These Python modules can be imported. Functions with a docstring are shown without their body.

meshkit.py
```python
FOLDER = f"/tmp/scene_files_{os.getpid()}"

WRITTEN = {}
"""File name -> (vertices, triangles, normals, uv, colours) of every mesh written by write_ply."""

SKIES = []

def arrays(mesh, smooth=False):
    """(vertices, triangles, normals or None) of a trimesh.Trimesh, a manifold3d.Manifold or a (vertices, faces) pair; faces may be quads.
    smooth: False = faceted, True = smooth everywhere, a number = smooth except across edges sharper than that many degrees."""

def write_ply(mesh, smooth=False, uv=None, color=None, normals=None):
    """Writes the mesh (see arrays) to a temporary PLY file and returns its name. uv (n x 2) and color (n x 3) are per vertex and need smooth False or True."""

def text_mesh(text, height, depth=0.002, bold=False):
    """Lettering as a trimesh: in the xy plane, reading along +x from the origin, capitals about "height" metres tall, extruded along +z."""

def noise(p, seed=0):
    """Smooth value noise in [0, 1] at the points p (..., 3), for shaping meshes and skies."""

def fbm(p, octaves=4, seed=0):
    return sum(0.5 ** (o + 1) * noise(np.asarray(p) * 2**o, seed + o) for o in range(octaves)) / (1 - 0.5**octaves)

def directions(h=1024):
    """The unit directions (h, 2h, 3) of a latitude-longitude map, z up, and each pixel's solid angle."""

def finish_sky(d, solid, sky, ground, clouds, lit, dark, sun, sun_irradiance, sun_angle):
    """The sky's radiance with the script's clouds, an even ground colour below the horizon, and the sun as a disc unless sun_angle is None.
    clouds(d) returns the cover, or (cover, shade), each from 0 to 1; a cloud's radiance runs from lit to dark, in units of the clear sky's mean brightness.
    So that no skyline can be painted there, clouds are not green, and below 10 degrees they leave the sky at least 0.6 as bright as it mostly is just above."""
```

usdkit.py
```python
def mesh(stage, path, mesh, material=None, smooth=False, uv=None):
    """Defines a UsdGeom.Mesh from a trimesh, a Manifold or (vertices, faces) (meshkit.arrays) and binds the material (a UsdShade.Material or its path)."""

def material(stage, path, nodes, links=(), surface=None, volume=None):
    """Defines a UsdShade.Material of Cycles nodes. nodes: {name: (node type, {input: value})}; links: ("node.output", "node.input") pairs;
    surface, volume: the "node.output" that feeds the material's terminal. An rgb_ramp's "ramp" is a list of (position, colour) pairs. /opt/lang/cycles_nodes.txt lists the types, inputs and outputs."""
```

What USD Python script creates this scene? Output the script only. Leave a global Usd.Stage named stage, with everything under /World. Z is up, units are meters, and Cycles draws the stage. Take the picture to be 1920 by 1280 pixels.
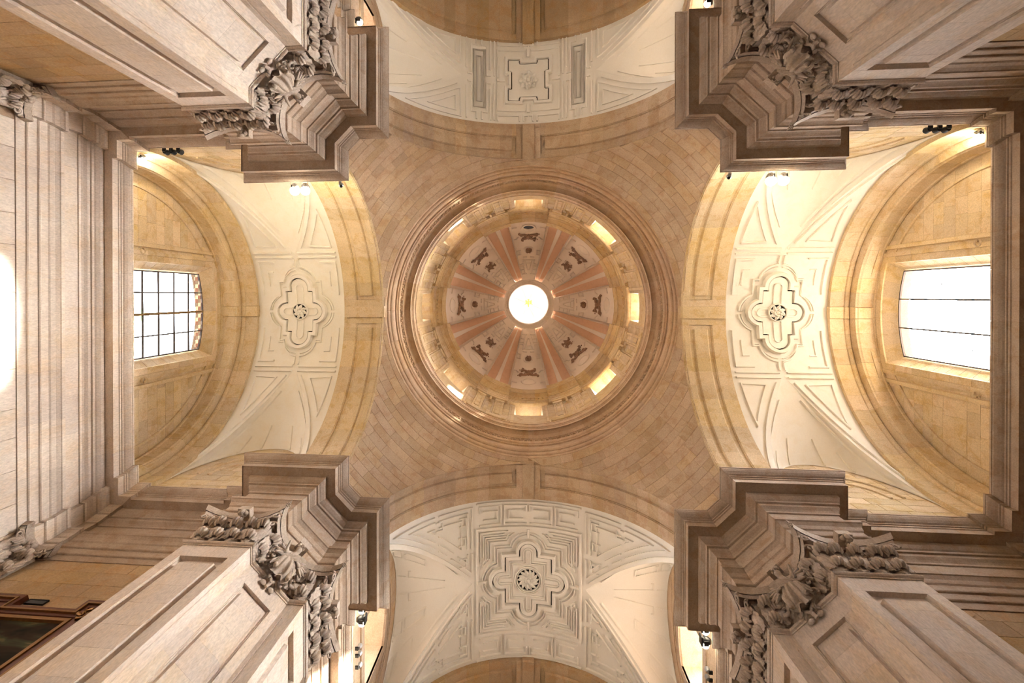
import math, random
import numpy as np, trimesh, usdkit, meshkit
import mapbox_earcut as earcut
from shapely.geometry import Polygon, LineString, Point, box as sbox
from shapely.ops import unary_union
from shapely import affinity
from pxr import Usd, UsdGeom, UsdLux, UsdShade, Gf, Sdf

PI = math.pi
rnd = random.Random(7)
stage = Usd.Stage.CreateInMemory()
UsdGeom.SetStageUpAxis(stage, 'Z'); UsdGeom.SetStageMetersPerUnit(stage, 1.0)
UsdGeom.Xform.Define(stage, '/World'); UsdGeom.Scope.Define(stage, '/World/Looks')

# ------------------------------------------------------------------ camera, sky, sun, exposure
RX, RY = 4.3474e-3, 8.50567e-2            # the photographer looks almost straight up
cam = UsdGeom.Camera.Define(stage, '/World/camera')
cam.CreateHorizontalApertureAttr(36.0); cam.CreateVerticalApertureAttr(24.0)
cam.CreateFocalLengthAttr(36.0 * 850 / 1920)
cam.CreateHorizontalApertureOffsetAttr((960 - 919.241) / 1920 * 36)
cam.CreateVerticalApertureOffsetAttr(-(640 - 557.475) / 1920 * 36)
cam.CreateClippingRangeAttr(Gf.Vec2f(0.1, 500))
cam.CreateExposureAttr(3.3)
cx_, sx_, cy_, sy_ = math.cos(RX), math.sin(RX), math.cos(RY), math.sin(RY)
ROT = np.array([[cy_, 0, sy_], [0, 1, 0], [-sy_, 0, cy_]]) @ np.array([[1, 0, 0], [0, cx_, -sx_], [0, sx_, cx_]])
mm = np.eye(4); mm[0, :3] = ROT[0]; mm[1, :3] = -ROT[1]; mm[2, :3] = -ROT[2]; mm[3, :3] = (0.0305, -0.7768, 0.0)
UsdGeom.Xformable(cam).AddTransformOp().Set(Gf.Matrix4d(*mm.ravel().tolist()))
SKY, SUN, LAMP = 1.0, 3200.0, 0.5
sky = UsdLux.DomeLight.Define(stage, '/World/sky'); sky.CreateIntensityAttr(SKY); sky.CreateColorAttr(Gf.Vec3f(0.95, 0.97, 1.0))
sun = UsdLux.DistantLight.Define(stage, '/World/sun'); sun.CreateIntensityAttr(SUN); sun.CreateAngleAttr(1.6)
sun.CreateColorAttr(Gf.Vec3f(1.0, 0.93, 0.82))
glow = UsdLux.DistantLight.Define(stage, '/World/sky_glow'); glow.CreateIntensityAttr(4.6); glow.CreateAngleAttr(48.0)   # stands for bright sky round the sun, aimed to light the left piers
glow.CreateColorAttr(Gf.Vec3f(1.0, 0.96, 0.90))
UsdGeom.Xformable(glow).AddTransformOp().Set(Gf.Matrix4d().SetRotate(Gf.Rotation(Gf.Vec3d(0, 0, 1), Gf.Vec3d(math.cos(0.5), 0, math.sin(0.5)))))
SUN_EL = math.radians(15.15)              # low sun straight through the right-hand window
UsdGeom.Xformable(sun).AddTransformOp().Set(Gf.Matrix4d().SetRotate(Gf.Rotation(Gf.Vec3d(0, 0, 1), Gf.Vec3d(math.cos(SUN_EL), 0, math.sin(SUN_EL)))))

# ------------------------------------------------------------------ helpers
bases = {'/World': np.zeros(3)}; counts = {}; mats = {}

def path_of(parent, name):
    base = str(parent.GetPath()) if parent else '/World'
    k = counts.get((base, name), 0); counts[(base, name)] = k + 1
    return f'{base}/{name}' + (f'_{k:03d}' if k else '')

def tag(o, label=None, cat=None, group=None, kind=None):
    p = o.GetPrim() if hasattr(o, 'GetPrim') else o
    for k, v in (('label', label), ('category', cat), ('group', group), ('kind', kind)):
        if v: p.SetCustomDataByKey(k, v)
    return p

def thing(name, label=None, cat=None, loc=(0, 0, 0), group=None, kind=None):
    x = UsdGeom.Xform.Define(stage, path_of(None, name)); x.AddTranslateOp().Set(Gf.Vec3d(*map(float, loc)))
    bases[str(x.GetPath())] = np.array(loc, float)
    return tag(x.GetPrim(), label, cat, group, kind)

def base_of(parent):
    p = str(parent.GetPath()) if parent else '/World'
    while p not in bases: p = p.rsplit('/', 1)[0]
    return bases[p]

def put(parent, name, mesh, m, smooth=False, **tags):
    v, f = mesh
    v = np.asarray(v, float) - base_of(parent)
    g = usdkit.mesh(stage, path_of(parent, name), (v, np.asarray(f)), mats[m], smooth)
    tag(g, **tags)
    return g.GetPrim()

def join(parts):
    vs, fs, n = [], [], 0
    for v, f in parts:
        v = np.asarray(v, float); f = np.asarray(f, int)
        if f.shape[1] == 4: f = np.vstack([f[:, [0, 1, 2]], f[:, [0, 2, 3]]])
        vs.append(v); fs.append(f + n); n += len(v)
    return np.vstack(vs), np.vstack(fs)

def grid(P, close=False):
    P = np.asarray(P, float); a, b = P.shape[:2]
    i = np.arange(a * b).reshape(a, b)
    if close: i = np.vstack([i, i[:1]])
    q = np.stack([i[:-1, :-1], i[1:, :-1], i[1:, 1:], i[:-1, 1:]], -1).reshape(-1, 4)
    return P.reshape(-1, 3), np.vstack([q[:, [0, 1, 2]], q[:, [0, 2, 3]]])

def tm(m): return np.array(m.vertices), np.array(m.faces)

def bx(c, s, bev=0.0):
    s = np.array(s, float) / 2
    if bev <= 0: v, f = tm(trimesh.creation.box(2 * s)); return v + c, f
    import itertools
    pts = []
    for g in itertools.product((-1, 1), repeat=3):
        g = np.array(g)
        for k in range(3):
            w = s - bev; w[k] = s[k]; pts.append(g * w)
    h = trimesh.convex.convex_hull(np.array(pts)); return np.array(h.vertices) + c, np.array(h.faces)

def ell(c, r, sub=2, rot=None):
    m = trimesh.creation.icosphere(sub); v = np.array(m.vertices) * r
    if rot is not None: v = v @ np.asarray(rot).T
    return v + c, np.array(m.faces)

def tube(path, r, k=8, cap=True):
    p = np.asarray(path, float); n = len(p); r = np.broadcast_to(r, n)
    t = np.gradient(p, axis=0); t /= np.maximum(np.linalg.norm(t, axis=1, keepdims=True), 1e-9)
    up = np.array([0.31, 0.17, 0.93]); a = np.cross(t, up); a /= np.maximum(np.linalg.norm(a, axis=1, keepdims=True), 1e-9); b = np.cross(t, a)
    ang = np.linspace(0, 2 * PI, k + 1)
    P = p[:, None] + r[:, None, None] * (np.cos(ang)[None, :, None] * a[:, None] + np.sin(ang)[None, :, None] * b[:, None])
    v, f = grid(P)
    if cap:
        for row, c in ((P[0], p[0]), (P[-1], p[-1])):
            m = len(v); v = np.vstack([v, row, [c]]); j = np.arange(k)
            f = np.vstack([f, np.stack([m + j, m + j + 1, np.full(k, m + k + 1)], 1)])
    return v, f

def lathe(prof, k=32, c=(0, 0, 0), a0=0, a1=2 * PI):
    p = np.asarray(prof, float); ang = np.linspace(a0, a1, k + 1)
    P = np.stack([p[None, :, 0] * np.cos(ang)[:, None], p[None, :, 0] * np.sin(ang)[:, None], np.broadcast_to(p[None, :, 1], (k + 1, len(p)))], -1)
    return grid(P + np.array(c))

def left_normals(pts):
    d = np.diff(pts, axis=0); d /= np.linalg.norm(d, axis=1, keepdims=True)
    return np.stack([-d[:, 1], d[:, 0]], 1)

def mitres(pts):
    n = left_normals(pts); m = np.zeros_like(pts)
    m[0], m[-1] = n[0], n[-1]
    for i in range(1, len(pts) - 1):
        s = n[i - 1] + n[i]; m[i] = 2 * s / (s @ s) if s @ s > 1e-6 else n[i]
    return m

def polys(g): return [q for q in getattr(g, 'geoms', [g]) if q.geom_type == 'Polygon' and q.area > 2e-5]

def relief(poly, S, h, base=-0.01, bevel=0.02, seg=0.2, curved=False):
    """A raised piece: the polygon in the surface's own metres, lifted h off the surface S(u, v, h), with sloping edges down to base."""
    poly = poly.segmentize(seg)
    rings = [np.array(r.coords)[:-1, :2] for r in (poly.exterior, *poly.interiors)]
    rings = [r if Polygon(r).exterior.is_ccw == (k == 0) else r[::-1] for k, r in enumerate(rings)]
    allp = np.vstack(rings); ends = np.cumsum([len(r) for r in rings]).astype(np.uint32)
    tri = earcut.triangulate_float64(allp, ends).reshape(-1, 3).astype(int)
    low, side, n = [], [], 0
    N = len(allp)
    for r in rings:
        a, b = np.roll(r, 1, 0), np.roll(r, -1, 0)
        d1 = r - a; d2 = b - r
        d1 /= np.maximum(np.linalg.norm(d1, axis=1, keepdims=True), 1e-9); d2 /= np.maximum(np.linalg.norm(d2, axis=1, keepdims=True), 1e-9)
        nn = np.stack([d1[:, 1] + d2[:, 1], -d1[:, 0] - d2[:, 0]], 1); l2 = np.maximum((nn ** 2).sum(1, keepdims=True), 0.5)
        low.append(r + 2 * nn / l2 * bevel)
        i = np.arange(len(r)); j = np.roll(i, -1)
        side.append(np.stack([n + i, N + n + i, N + n + j, n + j], 1)); n += len(r)
    low = np.vstack(low); side = np.vstack(side)
    V = np.vstack([S(allp[:, 0], allp[:, 1], np.full(N, h)), S(low[:, 0], low[:, 1], np.full(N, base))])
    sides = np.vstack([side[:, [0, 1, 2]], side[:, [0, 2, 3]]])
    if curved and (poly.bounds[3] - poly.bounds[1] > 0.3 or poly.area / poly.length > 0.06):      # a broad piece follows the curve of the vault in strips
        x0, y0, x1, y1 = poly.bounds; top = []; cells = []
        for k in np.arange(y0, y1, 0.22):
            strip = poly.intersection(sbox(x0 - 1, k, x1 + 1, k + 0.22))
            if abs(y0 + y1) > 5 and x1 - x0 > 0.5: cells += [strip.intersection(sbox(c, k - 1, c + 0.3, k + 1.3)) for c in np.arange(x0, x1, 0.3)]
            else: cells.append(strip)
        for cell in cells:
            for pp in polys(cell):
                rs = [np.array(r.coords)[:-1, :2] for r in (pp.segmentize(seg * 2).exterior, *pp.interiors)]; q = np.vstack(rs)
                t = earcut.triangulate_float64(q, np.cumsum([len(r) for r in rs]).astype(np.uint32)).reshape(-1, 3).astype(int)
                if len(t): top.append((S(q[:, 0], q[:, 1], np.full(len(q), h)), t))
        return join([(V, sides)] + top)
    return V, np.vstack([tri, sides])

def slab(S, u0, u1, v0, v1, nu=2, nv=2, g=(0.004, 0.004), b=(0.012, 0.012), bev=0.012, depth=0.05, proud=0.0):
    """One dressed stone on the surface S: chamfered edges, recessed joint."""
    U = np.concatenate([[u0 + g[0]], np.linspace(u0 + g[0] + b[0], u1 - g[0] - b[0], nu + 1), [u1 - g[0]]])
    V = np.concatenate([[v0 + g[1]], np.linspace(v0 + g[1] + b[1], v1 - g[1] - b[1], nv + 1), [v1 - g[1]]])
    U = np.concatenate([U[:1], U, U[-1:]]); V = np.concatenate([V[:1], V, V[-1:]])
    H = np.full((len(U), len(V)), proud); H[1, :] = H[-2, :] = proud - bev; H[:, 1] = H[:, -2] = proud - bev
    H[0, :] = H[-1, :] = -depth; H[:, 0] = H[:, -1] = -depth
    uu, vv = np.meshgrid(U, V, indexing='ij')
    return grid(S(uu, vv, H))

def quad4(sx, sy):
    def T(m):
        v, f = m
        return np.asarray(v) * [sx, sy, 1], (np.asarray(f)[:, ::-1] if sx * sy < 0 else np.asarray(f))
    return T

# ------------------------------------------------------------------ materials
def stone(name, a, b, stain, blotch=0.5, vary=0.25, rough=0.85, bump=0.25, scale=1.0, streak=0.0, fine=0.19):
    n = {"g": ("geometry", {}), "o": ("object_info", {}),
         "mp": ("mapping", {"scale": (1, 1, 1.0 if not streak else 0.35)}),
         "n1": ("noise_texture", {"scale": 0.55 * scale, "detail": 5, "roughness": 0.6}),
         "n2": ("noise_texture", {"scale": 2.3 * scale, "detail": 6, "roughness": 0.68, "distortion": 0.6}),
         "n3": ("noise_texture", {"scale": 26 * scale, "detail": 4, "roughness": 0.7}),
         "m1": ("rgb_ramp", {"ramp": [(0.36, (0, 0, 0)), (0.64, (1, 1, 1))]}),
         "m2": ("rgb_ramp", {"ramp": [(0.49, (0, 0, 0)), (0.62, (1, 1, 1))]}),
         "k1": ("mix_color", {"a": a, "b": b}), "k2": ("mix_color", {"b": stain}),
         "bl": ("math", {"math_type": "multiply", "value2": blotch}),
         "mv": ("map_range", {"to_min": 1 - vary, "to_max": 1 + vary}), "mf": ("map_range", {"from_min": 0.3, "from_max": 0.7, "to_min": 1 - fine, "to_max": 1 + fine * .9}),
         "mu": ("math", {"math_type": "multiply"}),
         "ms": ("math", {"math_type": "multiply_add", "value2": 7.31, "value3": 0.0}), "fr": ("math", {"math_type": "fraction"}),
         "mh": ("map_range", {"to_min": 0.496, "to_max": 0.504}), "sa": ("map_range", {"to_min": 0.92, "to_max": 1.08}),
         "h": ("hsv", {}), "bp": ("bump", {"strength": bump, "distance": 0.02}),
         "p": ("principled_bsdf", {"roughness": rough, "specular_ior_level": 0.3})}
    l = [("g.position", "mp.vector"), ("mp.vector", "n1.vector"), ("mp.vector", "n2.vector"), ("mp.vector", "n3.vector"),
         ("n1.fac", "m1.fac"), ("n2.fac", "m2.fac"), ("m1.color", "k1.fac"), ("k1.result", "k2.a"),
         ("m2.color", "bl.value1"), ("bl.value", "k2.fac"), ("o.random", "mv.value"), ("n3.fac", "mf.value"), ("mv.result", "mu.value1"), ("mf.result", "mu.value2"),
         ("o.random", "ms.value1"), ("ms.value", "fr.value1"), ("fr.value", "mh.value"), ("fr.value", "sa.value"),
         ("k2.result", "h.color"), ("mu.value", "h.value"), ("mh.result", "h.hue"), ("sa.result", "h.saturation"), ("h.color", "p.base_color"),
         ("n3.fac", "bp.height"), ("bp.normal", "p.normal")]
    mats[name] = usdkit.material(stage, f'/World/Looks/{name}', n, l, surface="p.BSDF")

def plain(name, col, rough=0.6, metal=0.0, noise=0.0, scale=6.0, emit=0.0, ecol=(1, 1, 1), spec=0.4):
    n = {"g": ("geometry", {}), "n": ("noise_texture", {"scale": scale, "detail": 4}),
         "k": ("mix_color", {"a": tuple(c * (1 - noise) for c in col), "b": tuple(min(1, c * (1 + noise)) for c in col)}),
         "p": ("principled_bsdf", {"roughness": rough, "metallic": metal, "specular_ior_level": spec, "emission_strength": emit, "emission_color": ecol})}
    mats[name] = usdkit.material(stage, f'/World/Looks/{name}', n, [("g.position", "n.vector"), ("n.fac", "k.fac"), ("k.result", "p.base_color")], surface="p.BSDF")

stone('sandstone', (0.56, 0.425, 0.295), (0.48, 0.345, 0.225), (0.42, 0.255, 0.145), 0.5, 0.10)
stone('pier_stone', (0.66, 0.565, 0.48), (0.57, 0.465, 0.38), (0.60, 0.42, 0.25), 0.35, 0.06, streak=1)
stone('golden_stone', (0.60, 0.455, 0.27), (0.64, 0.51, 0.34), (0.50, 0.32, 0.13), 0.55, 0.11)
stone('wall_stone', (0.50, 0.36, 0.215), (0.42, 0.29, 0.165), (0.46, 0.26, 0.10), 0.5, 0.10)
stone('cornice_stone', (0.50, 0.395, 0.305), (0.39, 0.295, 0.22), (0.36, 0.22, 0.125), 0.45, 0.07)
stone('carved_stone', (0.52, 0.43, 0.35), (0.44, 0.35, 0.28), (0.34, 0.25, 0.17), 0.35, 0.05, bump=0.3)
stone('drum_stone', (0.58, 0.43, 0.25), (0.50, 0.36, 0.21), (0.42, 0.25, 0.09), 0.5, 0.10)
stone('ring_stone', (0.56, 0.40, 0.26), (0.46, 0.32, 0.20), (0.40, 0.22, 0.11), 0.4, 0.05)
stone('mortar', (0.40, 0.28, 0.18), (0.34, 0.24, 0.15), (0.3, 0.2, 0.1), 0.3, 0.0)
stone('stucco_white', (0.80, 0.76, 0.70), (0.77, 0.73, 0.67), (0.74, 0.66, 0.52), 0.12, 0.0, bump=0.06, fine=0.04)
stone('stucco_cream', (0.82, 0.77, 0.68), (0.79, 0.74, 0.65), (0.66, 0.47, 0.18), 0.10, 0.0, bump=0.06, fine=0.04)
stone('stucco_pink', (0.71, 0.455, 0.33), (0.68, 0.43, 0.31), (0.50, 0.29, 0.2), 0.2, 0.03, bump=0.05, fine=0.04)
stone('stucco_pale', (0.80, 0.685, 0.60), (0.77, 0.655, 0.57), (0.68, 0.56, 0.47), 0.2, 0.02, bump=0.05, fine=0.04)
stone('ornament_brown', (0.34, 0.20, 0.14), (0.26, 0.15, 0.10), (0.40, 0.25, 0.18), 0.4, 0.05)
stone('roof_stone', (0.30, 0.25, 0.20), (0.26, 0.21, 0.17), (0.22, 0.18, 0.14), 0.3, 0.0)
stone('floor_stone', (0.16, 0.12, 0.09), (0.12, 0.09, 0.07), (0.10, 0.075, 0.05), 0.4, 0.0)
plain('plaster', (0.80, 0.79, 0.76), 0.8)
plain('iron', (0.10, 0.085, 0.08), 0.6, 0.6)
plain('bronze', (0.30, 0.20, 0.10), 0.5, 0.7)
plain('black_metal', (0.012, 0.012, 0.014), 0.45, 0.2)
plain('grey_metal', (0.45, 0.46, 0.47), 0.35, 0.7)
plain('gold', (0.95, 0.55, 0.10), 0.35, 0.3)
plain('frame_red', (0.11, 0.032, 0.014), 0.45, 0.0, 0.5, 9)
plain('frame_gilt', (0.24, 0.12, 0.035), 0.4, 0.5, 0.3, 12)
plain('lens_dark', (0.02, 0.02, 0.03), 0.1)
plain('shade_black', (0.02, 0.017, 0.014), 0.9)  # black that stands in for shade in grooves and bosses
def lamp_mat(name, col, s): plain(name, (0.9, 0.9, 0.9), 0.5, emit=s, ecol=col)
lamp_mat('lamp_warm', (1.0, 0.84, 0.60), 540 * LAMP)
lamp_mat('lamp_small', (1.0, 0.84, 0.60), 280 * LAMP)
lamp_mat('lamp_white', (1.0, 0.88, 0.72), 110 * LAMP)
lamp_mat('lamp_top_unseen', (1.0, 0.84, 0.64), 500 * LAMP)
lamp_mat('lamp_glare', (1.0, 0.86, 0.62), 4)  # mild glow for the globes that imitate lamp glare
def glass(name, tint):
    n = {"t": ("transparent_bsdf", {"color": tint}), "g": ("glossy_bsdf", {"roughness": 0.05, "color": (0.9, 0.9, 0.9)}), "m": ("mix_closure", {"fac": 0.06})}
    mats[name] = usdkit.material(stage, f'/World/Looks/{name}', n, [("t.BSDF", "m.closure1"), ("g.BSDF", "m.closure2")], surface="m.closure")
glass('glass_clear', (0.95, 0.97, 1.0)); glass('glass_leaded_dim', (0.30, 0.32, 0.36)); glass('glass_dimmed', (0.50, 0.53, 0.58)); glass('glass_dim_lantern', (0.16, 0.165, 0.17)); glass('glass_pink', (0.34, 0.25, 0.27)); glass('glass_blue', (0.33, 0.38, 0.42)); glass('glass_green', (0.16, 0.22, 0.10))  # dim tints cut the daylight through left, drum and lantern panes
n = {"g": ("geometry", {}), "mp": ("mapping", {"scale": (0.5, 1, 0.9)}), "n": ("noise_texture", {"scale": 1.3, "detail": 6, "distortion": 1.2}),
     "r": ("rgb_ramp", {"ramp": [(0.3, (0.008, 0.007, 0.005)), (0.48, (0.03, 0.02, 0.012)), (0.58, (0.05, 0.055, 0.03)), (0.68, (0.20, 0.14, 0.07)), (0.8, (0.12, 0.16, 0.14))]}),
     "p": ("principled_bsdf", {"roughness": 0.75, "specular_ior_level": 0.12})}
mats['canvas'] = usdkit.material(stage, '/World/Looks/canvas', n, [("g.position", "mp.vector"), ("mp.vector", "n.vector"), ("n.fac", "r.fac"), ("r.color", "p.base_color")], surface="p.BSDF")

# ------------------------------------------------------------------ the plan
FX, FY, R, ZS = 7.007, 7.098, 5.90, 15.473    # arch planes, arch radius, springing height
WX, WY = 1.84, 1.70                           # depth of the crossing arches
ZC = 15.0                                     # top of the great cornice
XE = 14.95                                    # end walls of the transept
FL = -1.4
SIDES = {(1, 1): 'lower right', (-1, 1): 'lower left', (1, -1): 'upper right', (-1, -1): 'upper left'}

# ------------------------------------------------------------------ floor, roof, outer walls
put(None, 'floor', bx((0, 0, FL - 0.15), (30.6, 52, 0.3)), 'floor_stone', kind='structure')
put(None, 'ground', bx((0, 0, FL - 0.6), (400, 400, 0.3)), 'roof_stone', kind='structure')
def S_flat(z): return lambda x, y, h: np.stack([x, y, np.full_like(np.asarray(x, float), z) + h], -1)
roof_poly = sbox(-15.7, -7.7, 15.7, 7.7).union(sbox(-7.9, -26, 7.9, 26)).difference(Point(0, 0).buffer(7.35, 32))
put(None, 'ceiling', relief(roof_poly, S_flat(22.45), 0.25, base=-0.05, bevel=0, seg=3), 'roof_stone', kind='structure')  # unseen roof slab over the vaults, keeps sky light out
def S_x(x, s): return lambda y, z, h: np.stack([np.full_like(np.asarray(y, float), x) - s * h, y, z], -1)     # plane x = const, h towards -s x
def S_y(y, s): return lambda x, z, h: np.stack([x, np.full_like(np.asarray(x, float), y) - s * h, z], -1)

def window_shape(y0, y1, z0, zs_, zt):
    """Opening with a segmental head."""
    t = np.linspace(0, 1, 13); yy = y1 + (y0 - y1) * t
    return Polygon([(y0, z0), (y1, z0)] + [(y, zs_ + (zt - zs_) * (1 - (2 * q - 1) ** 2)) for y, q in zip(yy, t)])
glass_op = window_shape(-1.78, 1.72, 15.75, 19.78, 20.06)
splay_op = window_shape(-2.11, 2.05, 15.6, 20.28, 20.58)

R2 = 5.50                                       # tympanum radius
for sx, side in ((-1, 'left'), (1, 'right')):
    w = thing(f'wall_{side}', 'golden ashlar end wall of the transept arm with a great window at its ' + ('left' if sx < 0 else 'right') + ' side', 'wall', (sx * XE, 0, FL), kind='structure')
    outer = sbox(-7.4, FL, 7.4, 22.4).difference(glass_op)
    put(w, 'outer_wall', relief(outer, S_x(sx * 15.30, sx), 0.0, base=-0.30, bevel=0, seg=3), 'mortar')
    core = sbox(-7.0, FL, 7.0, 21.3).difference(splay_op)
    put(w, 'wall_core', relief(core, S_x(sx * (XE + 0.02), sx), 0.0, base=-0.2, bevel=0, seg=3), 'mortar')
    # splayed reveal, one stone after the other
    go, so = np.array(glass_op.exterior.coords)[:-1], np.array(splay_op.exterior.coords)[:-1]
    segs = [[(go[1], so[1]), (go[2], so[2])], [(go[-1], so[-1]), (go[0], so[0])]]
    for (g0, s0), (g1, s1) in segs:
        for k in range(9):
            a, b = (k + 0.012) / 9, (k + 0.988) / 9
            P = np.array([[np.append(sx * (XE + 0.0), s0 + (s1 - s0) * t), np.append(sx * 15.31, g0 + (g1 - g0) * t)] for t in (a, b)])
            put(w, 'reveal_stone', grid(P), 'golden_stone')
    for k in range(2, 14, 2):
        i0, i1, i2 = k, k + 1, min(k + 2, 14)
        P = np.array([[np.append(sx * XE, so[i]), np.append(sx * 15.31, go[i])] for i in (i0, i1, i2)])
        put(w, 'reveal_stone', grid(P), 'golden_stone')
    # ashlar of the tympanum
    reg = Point(0, ZS).buffer(R2 + 0.3, 48).union(sbox(-R2 - 0.3, 15.0, R2 + 0.3, ZS)).intersection(sbox(-7, 15.0, 7, 22))
    frame_out = unary_union([sbox(-2.62, 15, 2.56, 20.3), sbox(-3.0, 19.6, 2.95, 20.75)])
    z, row = 15.0, 0
    while z < 21.2:
        hh = 0.40 + 0.07 * rnd.random(); y = -7 + 0.5 * rnd.random()
        while y < 7:
            ww = 0.55 + 0.65 * rnd.random()
            q = sbox(y + 0.0015, z + 0.0015, y + ww - 0.0015, z + hh - 0.0015).intersection(reg).difference(frame_out)
            for pp in polys(q):
                if pp.area > 0.01:
                    put(w, 'ashlar_block', relief(pp.buffer(-0.002, join_style=2) if pp.area > 0.05 else pp, S_x(sx * XE, sx), rnd.uniform(-0.003, 0.003), base=-0.03, bevel=0.004, seg=3), 'golden_stone')
            y += ww
        z += hh
    # window architrave: two fasciae, eared outer frame, raking hood pieces and small scrolls
    fr1 = splay_op.buffer(0.26, join_style=2).difference(splay_op).intersection(sbox(-4, 15, 4, 22))
    fr2 = splay_op.buffer(0.42, join_style=2).difference(splay_op.buffer(0.26, join_style=2)).intersection(sbox(-4, 15, 4, 22))
    ear = frame_out.intersection(sbox(-4, 15, 4, 20.75)).difference(splay_op.buffer(0.42, join_style=2))
    for nm, g_, h_ in (('window_fascia', fr1, 0.05), ('window_fascia', fr2, 0.10), ('window_surround', ear, 0.02)):
        for s_ in np.arange(15, 21.5, 0.8):
            for pp in polys(g_.intersection(sbox(-4, s_ + 0.003, 4, s_ + 0.797))):
                put(w, nm, relief(pp, S_x(sx * XE, sx), h_, base=-0.02, bevel=0.012, seg=0.4), 'golden_stone')
    for c in (-1, 1):
        hood = LineString([(c * 2.75, 15), (c * 2.75, 20.35)]).buffer(0.07, cap_style=2)
        put(w, 'outer_fillet', relief(hood, S_x(sx * XE, sx), 0.10, bevel=0.03, seg=1), 'golden_stone')
        rake = Polygon([(c * 2.95, 20.15), (c * 2.8, 20.5), (c * 1.7, 21.1), (c * 1.55, 20.75)])
        put(w, 'raking_hood', relief(rake if rake.exterior.is_ccw else rake.reverse(), S_x(sx * XE, sx), 0.32, bevel=-0.03, seg=1), 'golden_stone')
        sc = [(sx * (XE - 0.1), c * (2.5 + 0.10 * math.cos(t)), 16.35 + 0.10 * math.sin(t)) for t in np.linspace(0, 5.5, 14)]
        put(w, 'scroll', tube(sc, 0.035, 6), 'golden_stone')
    # ashlar below the entablature, as far down as the lens sees
    if sx < 0:
        z = 9.6
        while z < 12.0:
            y = -6.2 + 0.4 * rnd.random()
            while y < 6.2:
                ww = 0.8 + 0.6 * rnd.random()
                put(w, 'ashlar_block', slab(S_x(sx * XE, sx), y, min(y + ww, 6.22), z, z + 0.49, 1, 1, proud=rnd.uniform(0, .006)), 'pier_stone')
                y += ww
            z += 0.49

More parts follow.
